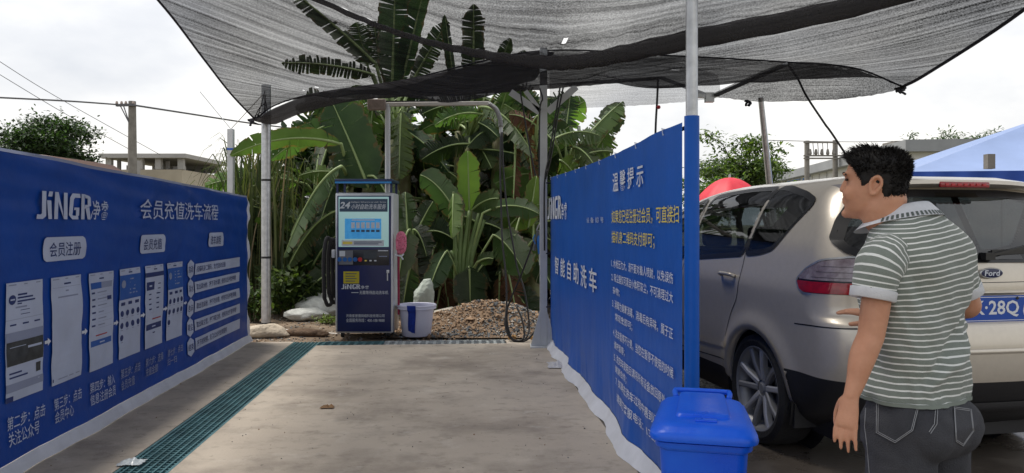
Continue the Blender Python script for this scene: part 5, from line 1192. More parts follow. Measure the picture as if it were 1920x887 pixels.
# tailgate edges, strip above the plate, badge, plate, wiper
seamline([(.755, 1.15), (.715, 1.12), (.705, 1.0), (.70, .885), (.60, .872), (.3, .868), (0, .868)], 'rear'); seamline([(-.755, 1.15), (-.715, 1.12), (-.705, 1.0), (-.70, .885), (-.60, .872), (-.3, .868), (0, .868)], 'rear')
seamline([(-.68, 1.072), (0, 1.066), (.68, 1.072)], 'rear', 'tailgate_crease', .002)
mb = MB(); mb.grid(lambda a, b: car_pt(p_rear(abs(lerp(-.36, .36, a)), 1.013), 1.013, 0, 1 if a > .5 else -1) + CD * (-.028 * math.sin(b * 3.14) * (1 - abs(2 * a - 1) ** 8)) + Vector((0, 0, lerp(.012, -.012, b))), 24, 6); mb.build('grip_strip', M_paint, car, smooth=True)
bd = thing; OV = 32
def oval(name, a, b, off, m, par, th=.006):
    mb = MB(); rings = []
    for (k, o_) in ((1.0, 0.), (1.0, th * .6), (.93, th), (.0001, th)): rings.append([C(.117 - off - o_, -math.cos(2 * math.pi * i / OV) * a * k, 1.118 + math.sin(2 * math.pi * i / OV) * b * k) for i in range(OV)])
    mb.loft(rings, cap=False); return mb.build(name, m, par, smooth=40)
bg_ = oval('badge', .0725, .0295, 0, M_galv, car, .008); oval('badge_field', .066, .0245, .008, mat('badge_navy', (.008, .014, .07), .2), bg_, .002)
mb = MB(); put_text(mb, 'Ford', lambda a, b: C(.117 - .0112, .046 - .092 * a - .004 * (b - .5), 1.103 + .031 * b)); tag(mb.build('badge_lettering', M_pw2, bg_), kind='stuff')
M_plb = mat('plate_blue', (.005, .07, .42), .35); M_plw = mat('plate_white', (.78, .80, .84), .4)
mb = MB(); mb.box((0, 0, 0), (.006, .44, .14), bev=.002); mb.v = [C(v_.x + .075, v_.y, v_.z + .93) for v_ in mb.v]; pl = mb.build('number_plate', M_plb, car)
def plate_xy(a, b, off=.0045): return C(.075 - off, .22 - a * .44, .86 + b * .14)
mb = MB()
for (a0, a1, b0, b1) in ((.012, .988, .93, .955), (.012, .988, .045, .07), (.012, .020, .07, .93), (.980, .988, .07, .93)): mb.quad(*[plate_xy(a, b) for a, b in ((a0, b0), (a1, b0), (a1, b1), (a0, b1))])
mb.build('plate_border', M_plw, pl)
for st_, a0, a1 in (('桂', .035, .135), ('K·28Q', .165, .80), ('6', .855, .955)):
    mb = MB(); put_text(mb, st_, lambda a, b: plate_xy(lerp(a0, a1, a), lerp(.18, .82, b))); tag(mb.build('plate_characters', M_plw, pl), kind='stuff')
for y in (-.12, .12, .19): mb = MB(); mb.lathe([(0, .004), (.008, .003), (.009, 0)], C(.069, y, .985), 8, mtx=frame(-CD)); mb.build('plate_bolt', M_plastic, pl)
mb = MB(); w0 = cpt('rear', 0, 1.20, .02); mb.bar(w0, cpt('rear', -.32, 1.255, .03), .02, .014); mb.bar(w0 + CL * .03, w0 - CL * .03, .05, .04); mb.bar(cpt('rear', -.04, 1.22, .016), cpt('rear', -.36, 1.23, .016), .010, .03); mb.build('rear_wiper', M_trim, car)
# door handles, exhaust, mud flap, bumper moulding
for sd_ in (1, -1):
    for s in (1.32, 2.35):
        mb = MB(); mb.tube(bez([cpt('side', s - .095, 1.035, .004, sd_), cpt('side', s - .07, 1.04, .034, sd_), cpt('side', s + .06, 1.04, .036, sd_), cpt('side', s + .09, 1.035, .004, sd_)], 6), .013, 8); mb.build('door_handle', M_paint, car, smooth=True)
    mb = MB(); mb.tube([C(.17, .50 * sd_, .27), C(.36, .50 * sd_, .29)], .028, 14); mb.build('exhaust_tip', M_trim, car, smooth=40)
    mb = MB(); mb.box((0, 0, 0), (.02, .20, .16)); mb.v = [C(v_.x + .575, (v_.y + .79) * sd_, v_.z + .28) for v_ in mb.v]; mb.build('mud_flap', M_plastic, car)
mb = MB(); mb.grid(lambda a, b: cpt('rear', lerp(-.64, .64, a), lerp(.70, .725, b), .004 + .008 * math.sin(3.14 * b)), 30, 4); mb.build('bumper_moulding', M_paint, car, smooth=True)
mb = MB(); mb.grid(lambda a, b: cpt('rear', lerp(-.62, .62, a), lerp(.36, .42, b), .006 + .02 * math.sin(3.14 * b)), 30, 4); mb.build('lower_grille', M_plastic, car, smooth=True)
# wheels
M_tyre = mat('tyre', (.018, .018, .019), .75, var=.2, vs=20, bump=.3, bs=60); M_rim = mat('rim_grey', (.30, .305, .315), .4, metal=.35, var=.1, vs=10); M_rimp = mat('rim_polish', (.58, .59, .61), .35, metal=.4)
def wheel(ws, sd_):
    mtx = Matrix((CD, Vector((0, 0, 1)), CL * sd_)).transposed(); c = C(ws, sd_ * .805, .345); fr = lambda p: c + mtx @ p
    e_ = bpy.data.objects.new('wheel', None); COL.objects.link(e_); e_.location = c; e_.parent = car; e_.matrix_parent_inverse = Matrix.Translation(-car.location)
    def wb(mb, name, m, sm=40):
        mb.v = [mtx @ v_ for v_ in mb.v]; o = mb.build(name, m, None, smooth=sm); o.parent = e_; return o
    mb = MB(); mb.lathe([(.262, -.10), (.30, -.118), (.335, -.105), (.345, -.07), (.346, 0), (.345, .07), (.335, .105), (.30, .12), (.266, .108), (.262, .095)], (0, 0, 0), 56); wb(mb, 'tyre', M_tyre)
    mb = MB(); mb.lathe([(.262, -.10), (.235, -.09), (.225, -.02), (.235, .07), (.262, .098), (.270, .106), (.262, .108), (.250, .098)], (0, 0, 0), 56); wb(mb, 'rim', M_rim)
    mb = MB(); mb.lathe([(0, .02), (.13, .02), (.13, .0), (0, 0)], (0, 0, 0), 32); wb(mb, 'brake_disc', M_galv)
    mb = MB(); mb.lathe([(0, .075), (.028, .074), (.036, .066), (.06, .06), (.066, .03), (0, .03)], (0, 0, 0), 24); wb(mb, 'hub', M_rim)
    for k in range(5):
        for q in (-1, 1):
            a0 = 2 * math.pi * k / 5 + .2; a1 = a0 + q * .27; p0 = Vector((math.cos(a0 + q * .28) * .05, math.sin(a0 + q * .28) * .05, .062)); p1 = Vector((math.cos(a1) * .165, math.sin(a1) * .165, .085)); p2 = Vector((math.cos(a1) * .256, math.sin(a1) * .256, .092))
            sdv = Vector((-math.sin(a1), math.cos(a1), 0)); mb = MB(); rg = []
            for p, w_, d_ in ((p0, .022, .03), (p1, .017, .035), (p2, .021, .03)): rg.append([p - sdv * w_, p - sdv * w_ * .55 + Vector((0, 0, .008)), p + sdv * w_ * .55 + Vector((0, 0, .008)), p + sdv * w_, p + sdv * w_ * .8 - Vector((0, 0, d_)), p - sdv * w_ * .8 - Vector((0, 0, d_))])
            mb.loft(rg); wb(mb, 'spoke', M_rimp if q > 0 else M_rim, 30)
    mb = MB(); rg = []
    for i in range(25):
        a = lerp(-.35, math.pi + .35, i / 24); rg.append([Vector((math.cos(a) * .395, math.sin(a) * .395, z_)) for z_ in (-.25, .10)])
    mb.loft(rg, cap=False, closed=False); mb.lathe([(0, -.16), (.39, -.16)], (0, 0, 0), 32); wb(mb, 'arch_liner', M_plastic)
    mb = MB(); rg = []
    for i in range(41):
        a = lerp(-.12, math.pi + .12, i / 40); zz_ = .345 + .408 * math.sin(a); ss = ws + .408 * math.cos(a)
        if zz_ < .2: continue
        yi = car_raw(p_side(ss, zz_), zz_)[1]; zo = .345 + .372 * math.sin(a); so = ws + .372 * math.cos(a)
        rg.append([C(ss, sd_ * (yi + .004), zz_), C(so, sd_ * (yi + .002), zo), C(so, sd_ * (yi - .05), zo)])
    mb.loft(rg, cap=False, closed=False); mb.build('arch_lip', M_paint if True else M_plastic, car, smooth=True)
for ws, wz in WHEELS:
    for sd_ in (1, -1): wheel(ws, sd_)
# interior
it = MB(); it.box((0, 0, 0), (3.0, 1.5, .08)); it.v = [C(v_.x + 2.1, v_.y, v_.z + .45) for v_ in it.v]; it.build('cabin_floor', M_int, car)
for s in (1.15, 1.95, 2.75):
    for y in (-.38, .38):
        mb = MB(); mb.box((0, 0, 0), (.16, .48, .62), bev=.05); mb.v = [C(s + v_.x - .28 * (v_.z), y + v_.y, .86 + v_.z) for v_ in mb.v]; st_ = mb.build('seat', M_int, car, smooth=40)
        mb = MB(); mb.box((0, 0, 0), (.52, .48, .16), bev=.04); mb.v = [C(s + .26 + v_.x, y + v_.y, .56 + v_.z) for v_ in mb.v]; mb.build('seat_cushion', M_int, st_, smooth=40)
        mb = MB(); mb.box((0, 0, 0), (.09, .26, .17), bev=.035); mb.v = [C(s - .12 + v_.x, y + v_.y, 1.28 + v_.z) for v_ in mb.v]; mb.build('headrest', M_int, st_, smooth=40)
mb = MB(); mb.box((0, 0, 0), (.5, 1.4, .3), bev=.08); mb.v = [C(3.45 + v_.x, v_.y, .95 + v_.z) for v_ in mb.v]; mb.build('dashboard', M_int, car, smooth=40)
mb = MB(); mb.grid(lambda a, b: C(lerp(.3, .95, b), lerp(-.7, .7, a), 1.10 + .03 * math.sin(b * 3)), 6, 4); mb.build('parcel_cover', M_int, car)
# front face
for sd_ in (1, -1):
    mb = MB(); mb.grid(lambda a, b: car_pt(lerp(3.25, 4.25, a), lerp(.70, .86, b), .005, sd_), 10, 5); mb.build('headlight', mat('headlight', (.5, .52, .55), .1, coat=.8), car, smooth=True)
    mb = MB(); mb.sphere((0, 0, 0), 1., 14, 10); mb.v = [C(3.15 + v_.x * .09, sd_ * (1.03 + v_.y * .12), 1.12 + v_.z * .085) for v_ in mb.v]; mm = mb.build('door_mirror', M_paint, car, smooth=True)
    mb = MB(); mb.bar(C(3.16, sd_ * .90, 1.08), C(3.15, sd_ * .98, 1.10), .04, .04); mb.build('mirror_arm', M_trim, mm)
mb = MB(); mb.grid(lambda a, b: car_pt(lerp(4.35, 5.0, a) if a < 1 else 5.0, lerp(.45, .66, b), .005), 6, 4); mb.grid(lambda a, b: car_pt(lerp(4.35, 5.0, a), lerp(.45, .66, b), .005, -1), 6, 4); mb.build('front_grille', M_trim, car)
# ================================================================ the man, seen from behind, face turned to the left
MX, MYY = 1.206, 2.237; AN = R(33)
MF = Vector((-math.sin(AN), math.cos(AN), 0)); MR = Vector((math.cos(AN), math.sin(AN), 0))      # where he faces, his right
def Mn(a, b, z): return Vector((MX, MYY, 0)) + MR * a + MF * b + Vector((0, 0, z))
man = thing('person', 'man in grey and white striped polo shirt and dark jeans, seen from behind', 'person', (MX, MYY, -.004))
M_skin = mat('skin', (.47, .225, .135), .46, col2=(.58, .30, .19), vs=14, bump=.06, bs=220, spec=.35)
M_skin.node_tree.nodes['Principled BSDF'].inputs['Subsurface Weight'].default_value = .12; M_skin.node_tree.nodes['Principled BSDF'].inputs['Subsurface Radius'].default_value = (.02, .008, .004)
def ell(c, ax, ay, A, Bv, n=28, pw=2.4):
    o = []
    for k in range(n):
        t_ = 2 * math.pi * k / n; cx, sy = math.cos(t_), math.sin(t_)
        o.append(c + ax * (A * math.copysign(abs(cx) ** (2 / pw), cx)) + ay * (Bv * math.copysign(abs(sy) ** (2 / pw), sy)))
    return o
def limb(mb, pts, rad, n=14):
    pts = bez([Vector(p) for p in pts], 4); m_ = len(pts); rad = [interp(i / (m_ - 1), [(k / (len(rad) - 1), r_) for k, r_ in enumerate(rad)]) for i in range(m_)]; mb.tube(pts, rad, n); mb.sphere(pts[0], rad[0], n, 8); mb.sphere(pts[-1], rad[-1], n, 8)
def remesh(mb, name, m, parent, vox, sm=4, fac=.5):
    me = bpy.data.meshes.new('t'); me.from_pydata([tuple(v_) for v_ in mb.v], [], mb.f); o = bpy.data.objects.new('t', me); COL.objects.link(o)
    r_ = o.modifiers.new('r', 'REMESH'); r_.mode = 'VOXEL'; r_.voxel_size = vox; s_ = o.modifiers.new('s', 'SMOOTH'); s_.factor = fac; s_.iterations = sm
    dg = bpy.context.evaluated_depsgraph_get(); me2 = bpy.data.meshes.new_from_object(o.evaluated_get(dg)); bpy.data.objects.remove(o); bpy.data.meshes.remove(me)
    me2.name = name; me2.materials.clear(); me2.materials.append(m); me2.polygons.foreach_set('material_index', [0] * len(me2.polygons)); me2.polygons.foreach_set('use_smooth', [True] * len(me2.polygons))
    o = bpy.data.objects.new(name, me2); COL.objects.link(o); attach(o, parent); return o
# ---- head frame
HA = R(53); hf = Vector((-math.sin(HA), math.cos(HA), 0)); hl = Vector((-math.cos(HA), -math.sin(HA), 0)); hu = Vector((0, 0, 1))
tilt = Matrix.Rotation(R(-5), 3, hl); hf, hu = tilt @ hf, tilt @ hu
HO = P(1634, 413, 2.235); HK = .885
def Hd(x, y, z): return HO + (hf * x + hl * y + hu * z) * HK
HS = [(0, .066, .030, .016), (.012, .084, .0, .030), (.030, .087, -.062, .052), (.050, .088, -.080, .061), (.070, .090, -.087, .065), (.090, .091, -.091, .068), (.110, .089, -.094, .070), (.130, .086, -.096, .071), (.148, .092, -.097, .072), (.168, .090, -.096, .073), (.188, .083, -.094, .072), (.205, .062, -.080, .060), (.217, .03, -.055, .040), (.224, -.005, -.03, .012)]
def hslice(z): return [interp(z, [(h_[0], h_[k]) for h_ in HS]) for k in (1, 2, 3)]
def hpoint(z, th, off=0.):               # th = 0 towards the face
    f_, b_, w_ = hslice(z); cx = (f_ + b_) / 2; hx = (f_ - b_) / 2; c_, s_ = math.cos(th), math.sin(th); pw = 2.35
    x = cx + (hx + off) * math.copysign(abs(c_) ** (2 / pw), c_); y = (w_ + off) * math.copysign(abs(s_) ** (2 / pw), s_)
    return x, y
bd_ = MB()
bd_.loft([[Hd(*hpoint(z, 2 * math.pi * k / 32), z) for k in range(32)] for z in [lerp(.001, .2235, i / 44) for i in range(45)]])
# nose, lips, chin, brow ridge, ears
bd_.loft([[Hd(x_ + dx, dy, z_) for dx, dy in ((-.03, -.014 * k_), (.0, -.012 * k_), (.006, 0), (.0, .012 * k_), (-.03, .014 * k_))] for x_, z_, k_ in ((.090, .146, .5), (.094, .132, .55), (.101, .115, .8), (.106, .098, 1.15), (.103, .090, 1.3), (.092, .086, 1.2))])
bd_.sphere(Hd(.0925, 0, .066), (.008, .008, .0055), 10, 8, mtx=Matrix((hf, hl, hu)).transposed()); bd_.sphere(Hd(.090, 0, .054), (.007, .02, .006), 10, 8, mtx=Matrix((hf, hl, hu)).transposed()); bd_.sphere(Hd(.092, 0, .067), (.0065, .022, .005), 10, 8, mtx=Matrix((hf, hl, hu)).transposed())
bd_.sphere(Hd(.080, 0, .016), (.016, .02, .014), 12, 8, mtx=Matrix((hf, hl, hu)).transposed()); bd_.sphere(Hd(.086, 0, .150), (.014, .05, .008), 12, 8, mtx=Matrix((hf, hl, hu)).transposed())
for sd_ in (1, -1):
    bd_.sphere(Hd(.062, sd_ * .040, .085), (.026, .018, .026), 12, 8, mtx=Matrix((hf, hl, hu)).transposed())
    em = Matrix((hf * .9 + hu * .2, hl * sd_, hu * .95 - hf * .2)).transposed()
    ec = Hd(-.018, sd_ * .074, .115); rim = [ec + em @ Vector((.017 * math.cos(a) * (1 if math.sin(a) > -.3 else .75), .007, .028 * math.sin(a))) for a in [2 * math.pi * k / 20 for k in range(20)]]
    bd_.tube(rim, .0055, 6, closed=True); bd_.sphere(ec + em @ Vector((.004, -.004, 0)), (.016, .006, .026), 12, 8, mtx=em); bd_.sphere(ec + em @ Vector((.004, .006, -.026)), (.009, .006, .009), 10, 6, mtx=em)
# neck and trunk core
NB = Mn(-.035, .0, 1.37)
limb(bd_, [Hd(-.035, 0, .07), Hd(-.030, 0, .03), NB.lerp(Hd(-.03, 0, .0), .5), NB, Mn(0, 0, 1.30)], [.060, .062, .062, .068, .09], 18)
bd_.loft([ell(Mn(0, o_, z), MR, MF, A, Bv) for z, A, Bv, o_ in ((.80, .12, .085, 0), (.95, .12, .08, 0), (1.1, .13, .085, 0), (1.25, .145, .085, 0), (1.32, .12, .07, .0), (1.36, .06, .05, .0))])
for sx in (-.085, .085): limb(bd_, [Mn(sx, 0, .80), Mn(sx * 1.05, .01, .48), Mn(sx, -.01, .10)], [.07, .055, .04])
# left arm hanging, right arm bent in front
Ls = P(1652, 505, 2.115); Le = P(1633, 630, 2.10); Lw_ = P(1596, 742, 2.07)
limb(bd_, [Ls, Ls.lerp(Le, .5), Le], [.034, .0395, .036]); limb(bd_, [Le, Le.lerp(Lw_, .35) + Vector((-.004, 0, 0)), Le.lerp(Lw_, .75), Lw_], [.036, .036, .0265, .0205])
Rs = Mn(.185, .0, 1.30); Re = P(1812, 572, 2.36); Rw_ = P(1650, 590, 2.52)
limb(bd_, [Rs, Rs.lerp(Re, .5), Re], [.040, .046, .042]); limb(bd_, [Re, Re.lerp(Rw_, .5), Rw_], [.043, .04, .028])
def hand(wr, kn, side_v, n_v, tipdir, curl, thumb_sign, sc_h=1.):      # wrist, knuckle centre, across, back-of-hand normal
    ax = (kn - wr).normalized()
    rg = []
    for t_, w_, h_ in ((-.1, .024, .021), (.15, .027, .020), (.5, .034, .018), (.85, .0375, .016), (1.02, .035, .013)): rg.append(ell(wr.lerp(kn, t_), side_v, n_v, w_ * sc_h, h_ * sc_h, 18, 2.6))
    bd_.loft(rg)
    for k in range(4):
        o_ = (k - 1.5) * .0200 * sc_h; L3 = (.082, .092, .088, .072)[k] * sc_h; p0 = kn - ax * .012 + side_v * o_ + n_v * (.002 - .002 * abs(k - 1.5)); d0 = (ax + side_v * (k - 1.5) * .05).normalized(); d1 = (d0 - n_v * curl[k] * .6 + tipdir * .3).normalized(); d2 = (d1 - n_v * curl[k] * .9).normalized()
        p1 = p0 + d0 * L3 * .48; p2 = p1 + d1 * L3 * .32; p3 = p2 + d2 * L3 * .24
        limb(bd_, [p0, p1, p2, p3], [.0088 * sc_h, .0084 * sc_h, .0078 * sc_h, .0064 * sc_h], 10)
    q0 = wr.lerp(kn, .25) + side_v * thumb_sign * .028 * sc_h - n_v * .006; q1 = q0 + (ax * .55 + side_v * thumb_sign * .30 - n_v * .45).normalized() * .036 * sc_h; q2 = q1 + (ax * .9 + side_v * thumb_sign * .12 - n_v * .3).normalized() * .030 * sc_h; q3 = q2 + (ax - n_v * .25).normalized() * .022 * sc_h
    limb(bd_, [wr.lerp(kn, .15) + side_v * thumb_sign * .012, q0, q1, q2, q3], [.014, .0125, .0105, .0092, .0078], 10)
Lk = P(1586, 800, 2.055); axL = (Lk - Lw_).normalized(); nL = Vector((-.62, -.72, 0)); nL = (nL - axL * nL.dot(axL)).normalized(); sL = axL.cross(nL).normalized()
sL = sL if sL.y > 0 else -sL       # across the hand, towards the thumb (away from us)
hand(Lw_, Lk, sL, nL, Vector((.55, .0, -.1)), (.04, .06, .08, .12), 1, .80)
Rk = P(1612, 585, 2.56); axR = (Rk - Rw_).normalized(); nR = Vector((.1, -.2, 1.)); nR = (nR - axR * nR.dot(axR)).normalized(); sR = axR.cross(nR).normalized()
hand(Rw_, Rk, sR, nR, Vector((0, 0, -.1)), (.15, .25, .3, .4), 1 if sR.y < 0 else -1, .88)
skin = remesh(bd_, 'body', M_skin, man, .0040, 4, .5)
# eyes and brows
M_eye = mat('eye_dark', (.02, .015, .012), .2); M_brow = mat('brow', (.02, .015, .012), .9)
for sd_ in (1, -1):
    mb = MB(); mb.sphere(Hd(.0815, sd_ * .034, .131), (.006, .013, .0045), 12, 8, mtx=Matrix((hf, hl, hu)).transposed()); mb.build('eye', M_eye, man, smooth=True)
    mb = MB(); mb.tube(bez([Hd(.096, sd_ * .014, .148), Hd(.094, sd_ * .034, .153), Hd(.080, sd_ * .055, .147)], 4), [.002, .0032, .004, .0044, .0044, .004, .0035, .003, .0015], 6); mb.build('eyebrow', M_brow, man, smooth=True)
# ---- hair: a close cap plus many short tufts
M_hair = mat('hair_black', (.008, .007, .007), .6, var=.3, vs=60, spec=.3)
def hbound(th):
    d = abs(math.degrees(math.atan2(math.sin(th), math.cos(th)))); return interp(d, [(0, .186), (35, .184), (46, .176), (58, .160), (68, .138), (77, .108), (85, .120), (104, .108), (118, .068), (150, .036), (180, .030)])
mb = MB(); rings = []; nh = 72
for i in range(46):
    z = lerp(.025, .2235, i / 45); rg = []
    for k in range(nh):
        th = 2 * math.pi * k / nh; bd0 = hbound(th); g_ = smooth01((z - bd0 + .004) / .03); top_ = smooth01((z - .15) / .06); d = math.degrees(abs(math.atan2(math.sin(th), math.cos(th))))
        off = lerp(-.008, .004 + .005 * top_ + .008 * smooth01((100 - d) / 60) * top_, smooth01((z - bd0 + .012) / .02)) + (.004 * fbm(th * 5, z * 50, 3.) if g_ > 0 else 0)
        x, y = hpoint(z, th, off); rg.append(Hd(x, y, z + .017 * smooth01((z - .17) / .05) + .004 * fbm(x * 60, y * 60, 1) * top_))
    rings.append(rg)
mb.loft(rings); hair = mb.build('hair', M_hair, man, smooth=True)
mb = MB(); rr = random.Random(4)
for i in range(9000):
    th = rr.uniform(0, 6.283); z = rr.uniform(.03, .223)
    if z < hbound(th) + .004: continue
    if .082 < z < .156 and 74 < abs(math.degrees(math.atan2(math.sin(th), math.cos(th)))) < 118: continue
    top_ = smooth01((z - .13) / .07); off = .002 + .006 * top_; x, y = hpoint(z, th, off); p = Hd(x, y, z + .016 * smooth01((z - .17) / .05))
    d = math.degrees(abs(math.atan2(math.sin(th), math.cos(th)))); fr_ = smooth01((95 - d) / 70)
    nrm = (hf * math.cos(th) + hl * math.sin(th)) * (1 - .55 * top_) + hu * (.9 * top_ - .55 * (1 - top_)) + hf * .75 * fr_ * top_
    dr = (nrm + Vector((rr.uniform(-.45, .45), rr.uniform(-.45, .45), rr.uniform(-.35, .35)))).normalized(); ln = lerp(.006, .016, top_) * rr.uniform(.6, 1.3) * (1 + 1.0 * fr_ * top_)
    sdv = dr.cross(Vector((rr.uniform(-1, 1), rr.uniform(-1, 1), rr.uniform(-1, 1)))).normalized() * rr.uniform(.0010, .0022); q = p + dr * ln * .55 + Vector((0, 0, -.001)); e_ = q + (dr - hu * .25).normalized() * ln * .45
    mb.add([p - sdv, p + sdv, q + sdv * .7, q - sdv * .7, e_], [(0, 1, 2, 3), (3, 2, 4)])
tf = mb.build('tufts', M_hair, hair); tf['kind'] = 'stuff'; tf.matrix_parent_inverse = Matrix.Translation(-man.location)
tf.parent = man; tf.matrix_parent_inverse = Matrix.Translation(-man.location)
# stubble shadow of hair in front of the ear is left to the cap edge
# ---- striped polo shirt
def stripe_mat(name, base, line, width):
    m = mat(name, base, .85, var=.06, vs=40, bump=.25, bs=300, sheen=.2); t = m.node_tree; b = t.nodes['Principled BSDF']; src = b.inputs['Base Color'].links[0].from_socket; n = t.nodes.new; l = t.links.new
    uv = n('ShaderNodeUVMap'); sx = n('ShaderNodeSeparateXYZ'); l(uv.outputs[0], sx.inputs[0]); fr = n('ShaderNodeMath'); fr.operation = 'FRACT'; l(sx.outputs[1], fr.inputs[0])
    lt = n('ShaderNodeMath'); lt.operation = 'LESS_THAN'; lt.inputs[1].default_value = width; l(fr.outputs[0], lt.inputs[0]); mx2 = n('ShaderNodeMixRGB'); mx2.inputs[2].default_value = (*line, 1); l(lt.outputs[0], mx2.inputs[0]); l(src, mx2.inputs[1]); l(mx2.outputs[0], b.inputs['Base Color']); return m
M_shirt = stripe_mat('polo_stripes', (.19, .22, .195), (.76, .78, .76), .25)
PER = .0187
TR = [(.868, .160, .122, -.008), (.90, .159, .120, -.006), (.95, .156, .115, 0), (1.02, .159, .114, .004), (1.10, .170, .118, .004), (1.18, .181, .124, .002), (1.25, .192, .124, -.002), (1.305, .184, .118, -.008), (1.345, .164, .106, -.010), (1.375, .132, .096, -.006), (1.40, .106, .086, .004), (1.418, .086, .078, .010), (1.43, .075, .072, .014)]
def tri_(z, k): return interp(z, [(q[0], q[k]) for q in TR])
def torso_pt(th, z, off=0.):
    A, Bv, o_ = tri_(z, 1), tri_(z, 2), tri_(z, 3); c_, s_ = math.cos(th), math.sin(th); pw = 2.5
    wr = .014 * fbm(c_ * 2.2 + z * 3, s_ * 2.2 - z * 2, z * 7) * smooth01((1.32 - z) / .1) + .009 * math.sin(z * 34 + 3 * c_ + 1.5 * math.sin(th * 2)) * smooth01((1.12 - z) / .15)
    wr += .014 * math.exp(-((z - .985 - .10 * c_) / .02) ** 2) * (s_ < 0) - .012 * math.exp(-((z - 1.04 - .16 * c_) / .022) ** 2) * (s_ < 0)
    blade = .012 * math.exp(-((z - 1.27) / .07) ** 2) * math.exp(-((abs(c_) - .5) / .25) ** 2) * (s_ < 0)
    rr_ = off + wr + blade
    hem = 0.
    return Mn(-.03 * smooth01((z - 1.32) / .09) + (A + rr_) * math.copysign(abs(c_) ** (2 / pw), c_), o_ + (Bv + rr_) * math.copysign(abs(s_) ** (2 / pw), s_), z + hem)
def build_shirt():
    mb = MB(); mb.uv = {}; NT, NZ_ = 96, 150; zs_ = [lerp(.868, 1.43, i / NZ_) for i in range(NZ_ + 1)]; o = len(mb.v); arc = 0; prev = None
    for i, z in enumerate(zs_):
        if i: arc += math.hypot(z - zs_[i - 1], tri_(z, 1) - tri_(zs_[i - 1], 1))
        for k in range(NT + 1):
            th = 2 * math.pi * k / NT; c_ = math.cos(th)
            p = torso_pt(th, z); mb.uv[len(mb.v)] = (k / NT * 8, (arc - .030 * c_ * smooth01((z - .98) / .28) + .0025 * fbm(c_ * 3, z * 9, 2)) / PER); mb.v.append(p)
    for i in range(NZ_):
        for k in range(NT): a = o + i * (NT + 1) + k; mb.face((a, a + 1, a + NT + 2, a + NT + 1))
    def sleeve(s0, s1, s2, r0, r1, r2, seed):
        pts = bez([s0, s1, s2], 14); m_ = len(pts); o = len(mb.v); L_ = 0; up = None; n = 40
        for i, p in enumerate(pts):
            if i: L_ += (p - pts[i - 1]).length
            d = pts[min(i + 1, m_ - 1)] - pts[max(i - 1, 0)]; q = frame(d, up or (0, 1, 0)); up = q @ Vector((0, 1, 0)); t_ = i / (m_ - 1); r_ = interp(t_, [(0, r0), (.5, r1), (1, r2)])
            for k in range(n + 1):
                a = 2 * math.pi * k / n; w_ = r_ + .005 * fbm(math.cos(a) * 2 + seed, math.sin(a) * 2, t_ * 5) * (t_ > .1); mb.uv[len(mb.v)] = (k / n * 4, L_ * 1.3 / PER + .3); mb.v.append(p + q @ Vector((math.cos(a) * w_, math.sin(a) * w_, 0)))
        for i in range(m_ - 1):
            for k in range(n): a = o + i * (n + 1) + k; mb.face((a, a + 1, a + n + 2, a + n + 1))
        return pts
    e1 = P(1636, 557, 2.105); e2 = Rs.lerp(Re, .80)
    sleeve(Mn(-.095, -.005, 1.305), Ls + Vector((-.004, -.002, .012)), e1, .068, .064, .055, 1.); sleeve(Mn(.100, -.005, 1.305), Rs + Vector((.002, 0, -.03)), e2, .066, .068, .058, 4.)
    sh_ = mb.build('polo_shirt', M_shirt, man, smooth=True); return sh_, e1, e2
shirt, e1, e2 = build_shirt()
M_cuff = mat('polo_white', (.66, .68, .72), .85, var=.05, vs=30, bump=.2, bs=250)
for e_, d_ in ((e1, (Le - Ls).normalized()), (e2, (Re - Rs).normalized())):
    q = frame(d_); mb = MB(); mb.lathe([(.056, -.024), (.0615, -.022), (.0610, .004), (.056, .007), (.044, .004)], e_, 36, mtx=q); mb.build('cuff', M_cuff, man, smooth=60)
MB().grid(lambda a, b: torso_pt(2 * math.pi * a, lerp(.862, .873, b), .0025), 96, 2).build('hem_band', mat('polo_hem', (.19, .22, .195), .85), man, smooth=True)
# folded collar
def collar(a, b):
    th = 2 * math.pi * a + math.pi / 2; c_, s_ = math.cos(th), math.sin(th)          # a=.5 is the nape
    fr_ = (1 + s_) / 2; cen = Mn(-.034 - .022 * fr_, .012, 0); stand = [(0, .068, .0), (.28, .074, .036), (.40, .080, .038), (1.0, .118, .000)]
    rr_ = interp(b, [(q[0], q[1]) for q in stand]); zz_ = interp(b, [(q[0], q[2]) for q in stand]); base = 1.408 - .058 * fr_ ** 1.1
    p = cen + MR * rr_ * 1.02 * c_ + MF * (rr_ * .98 * s_ + .012); p.z = base + zz_; return p
mb = MB(); mb.grid(collar, 72, 14); cl_ = mb.build('collar', M_cuff, man, smooth=True)
for k in range(26):
    a0 = .27 + k * .018; mb = MB(); mb.grid(lambda a, b: collar(a0 + .010 * a, lerp(.80, .97, b)) + (collar(a0, .9) - Mn(0, 0, collar(a0, .9).z)).normalized() * .0018, 2, 2); o = mb.build('collar_trim', mat('polo_trim', (.10, .12, .115), .85), cl_); o.parent = cl_; o.matrix_parent_inverse = Matrix.Translation(-man.location)
for o in cl_.children: o.matrix_parent_inverse = Matrix()
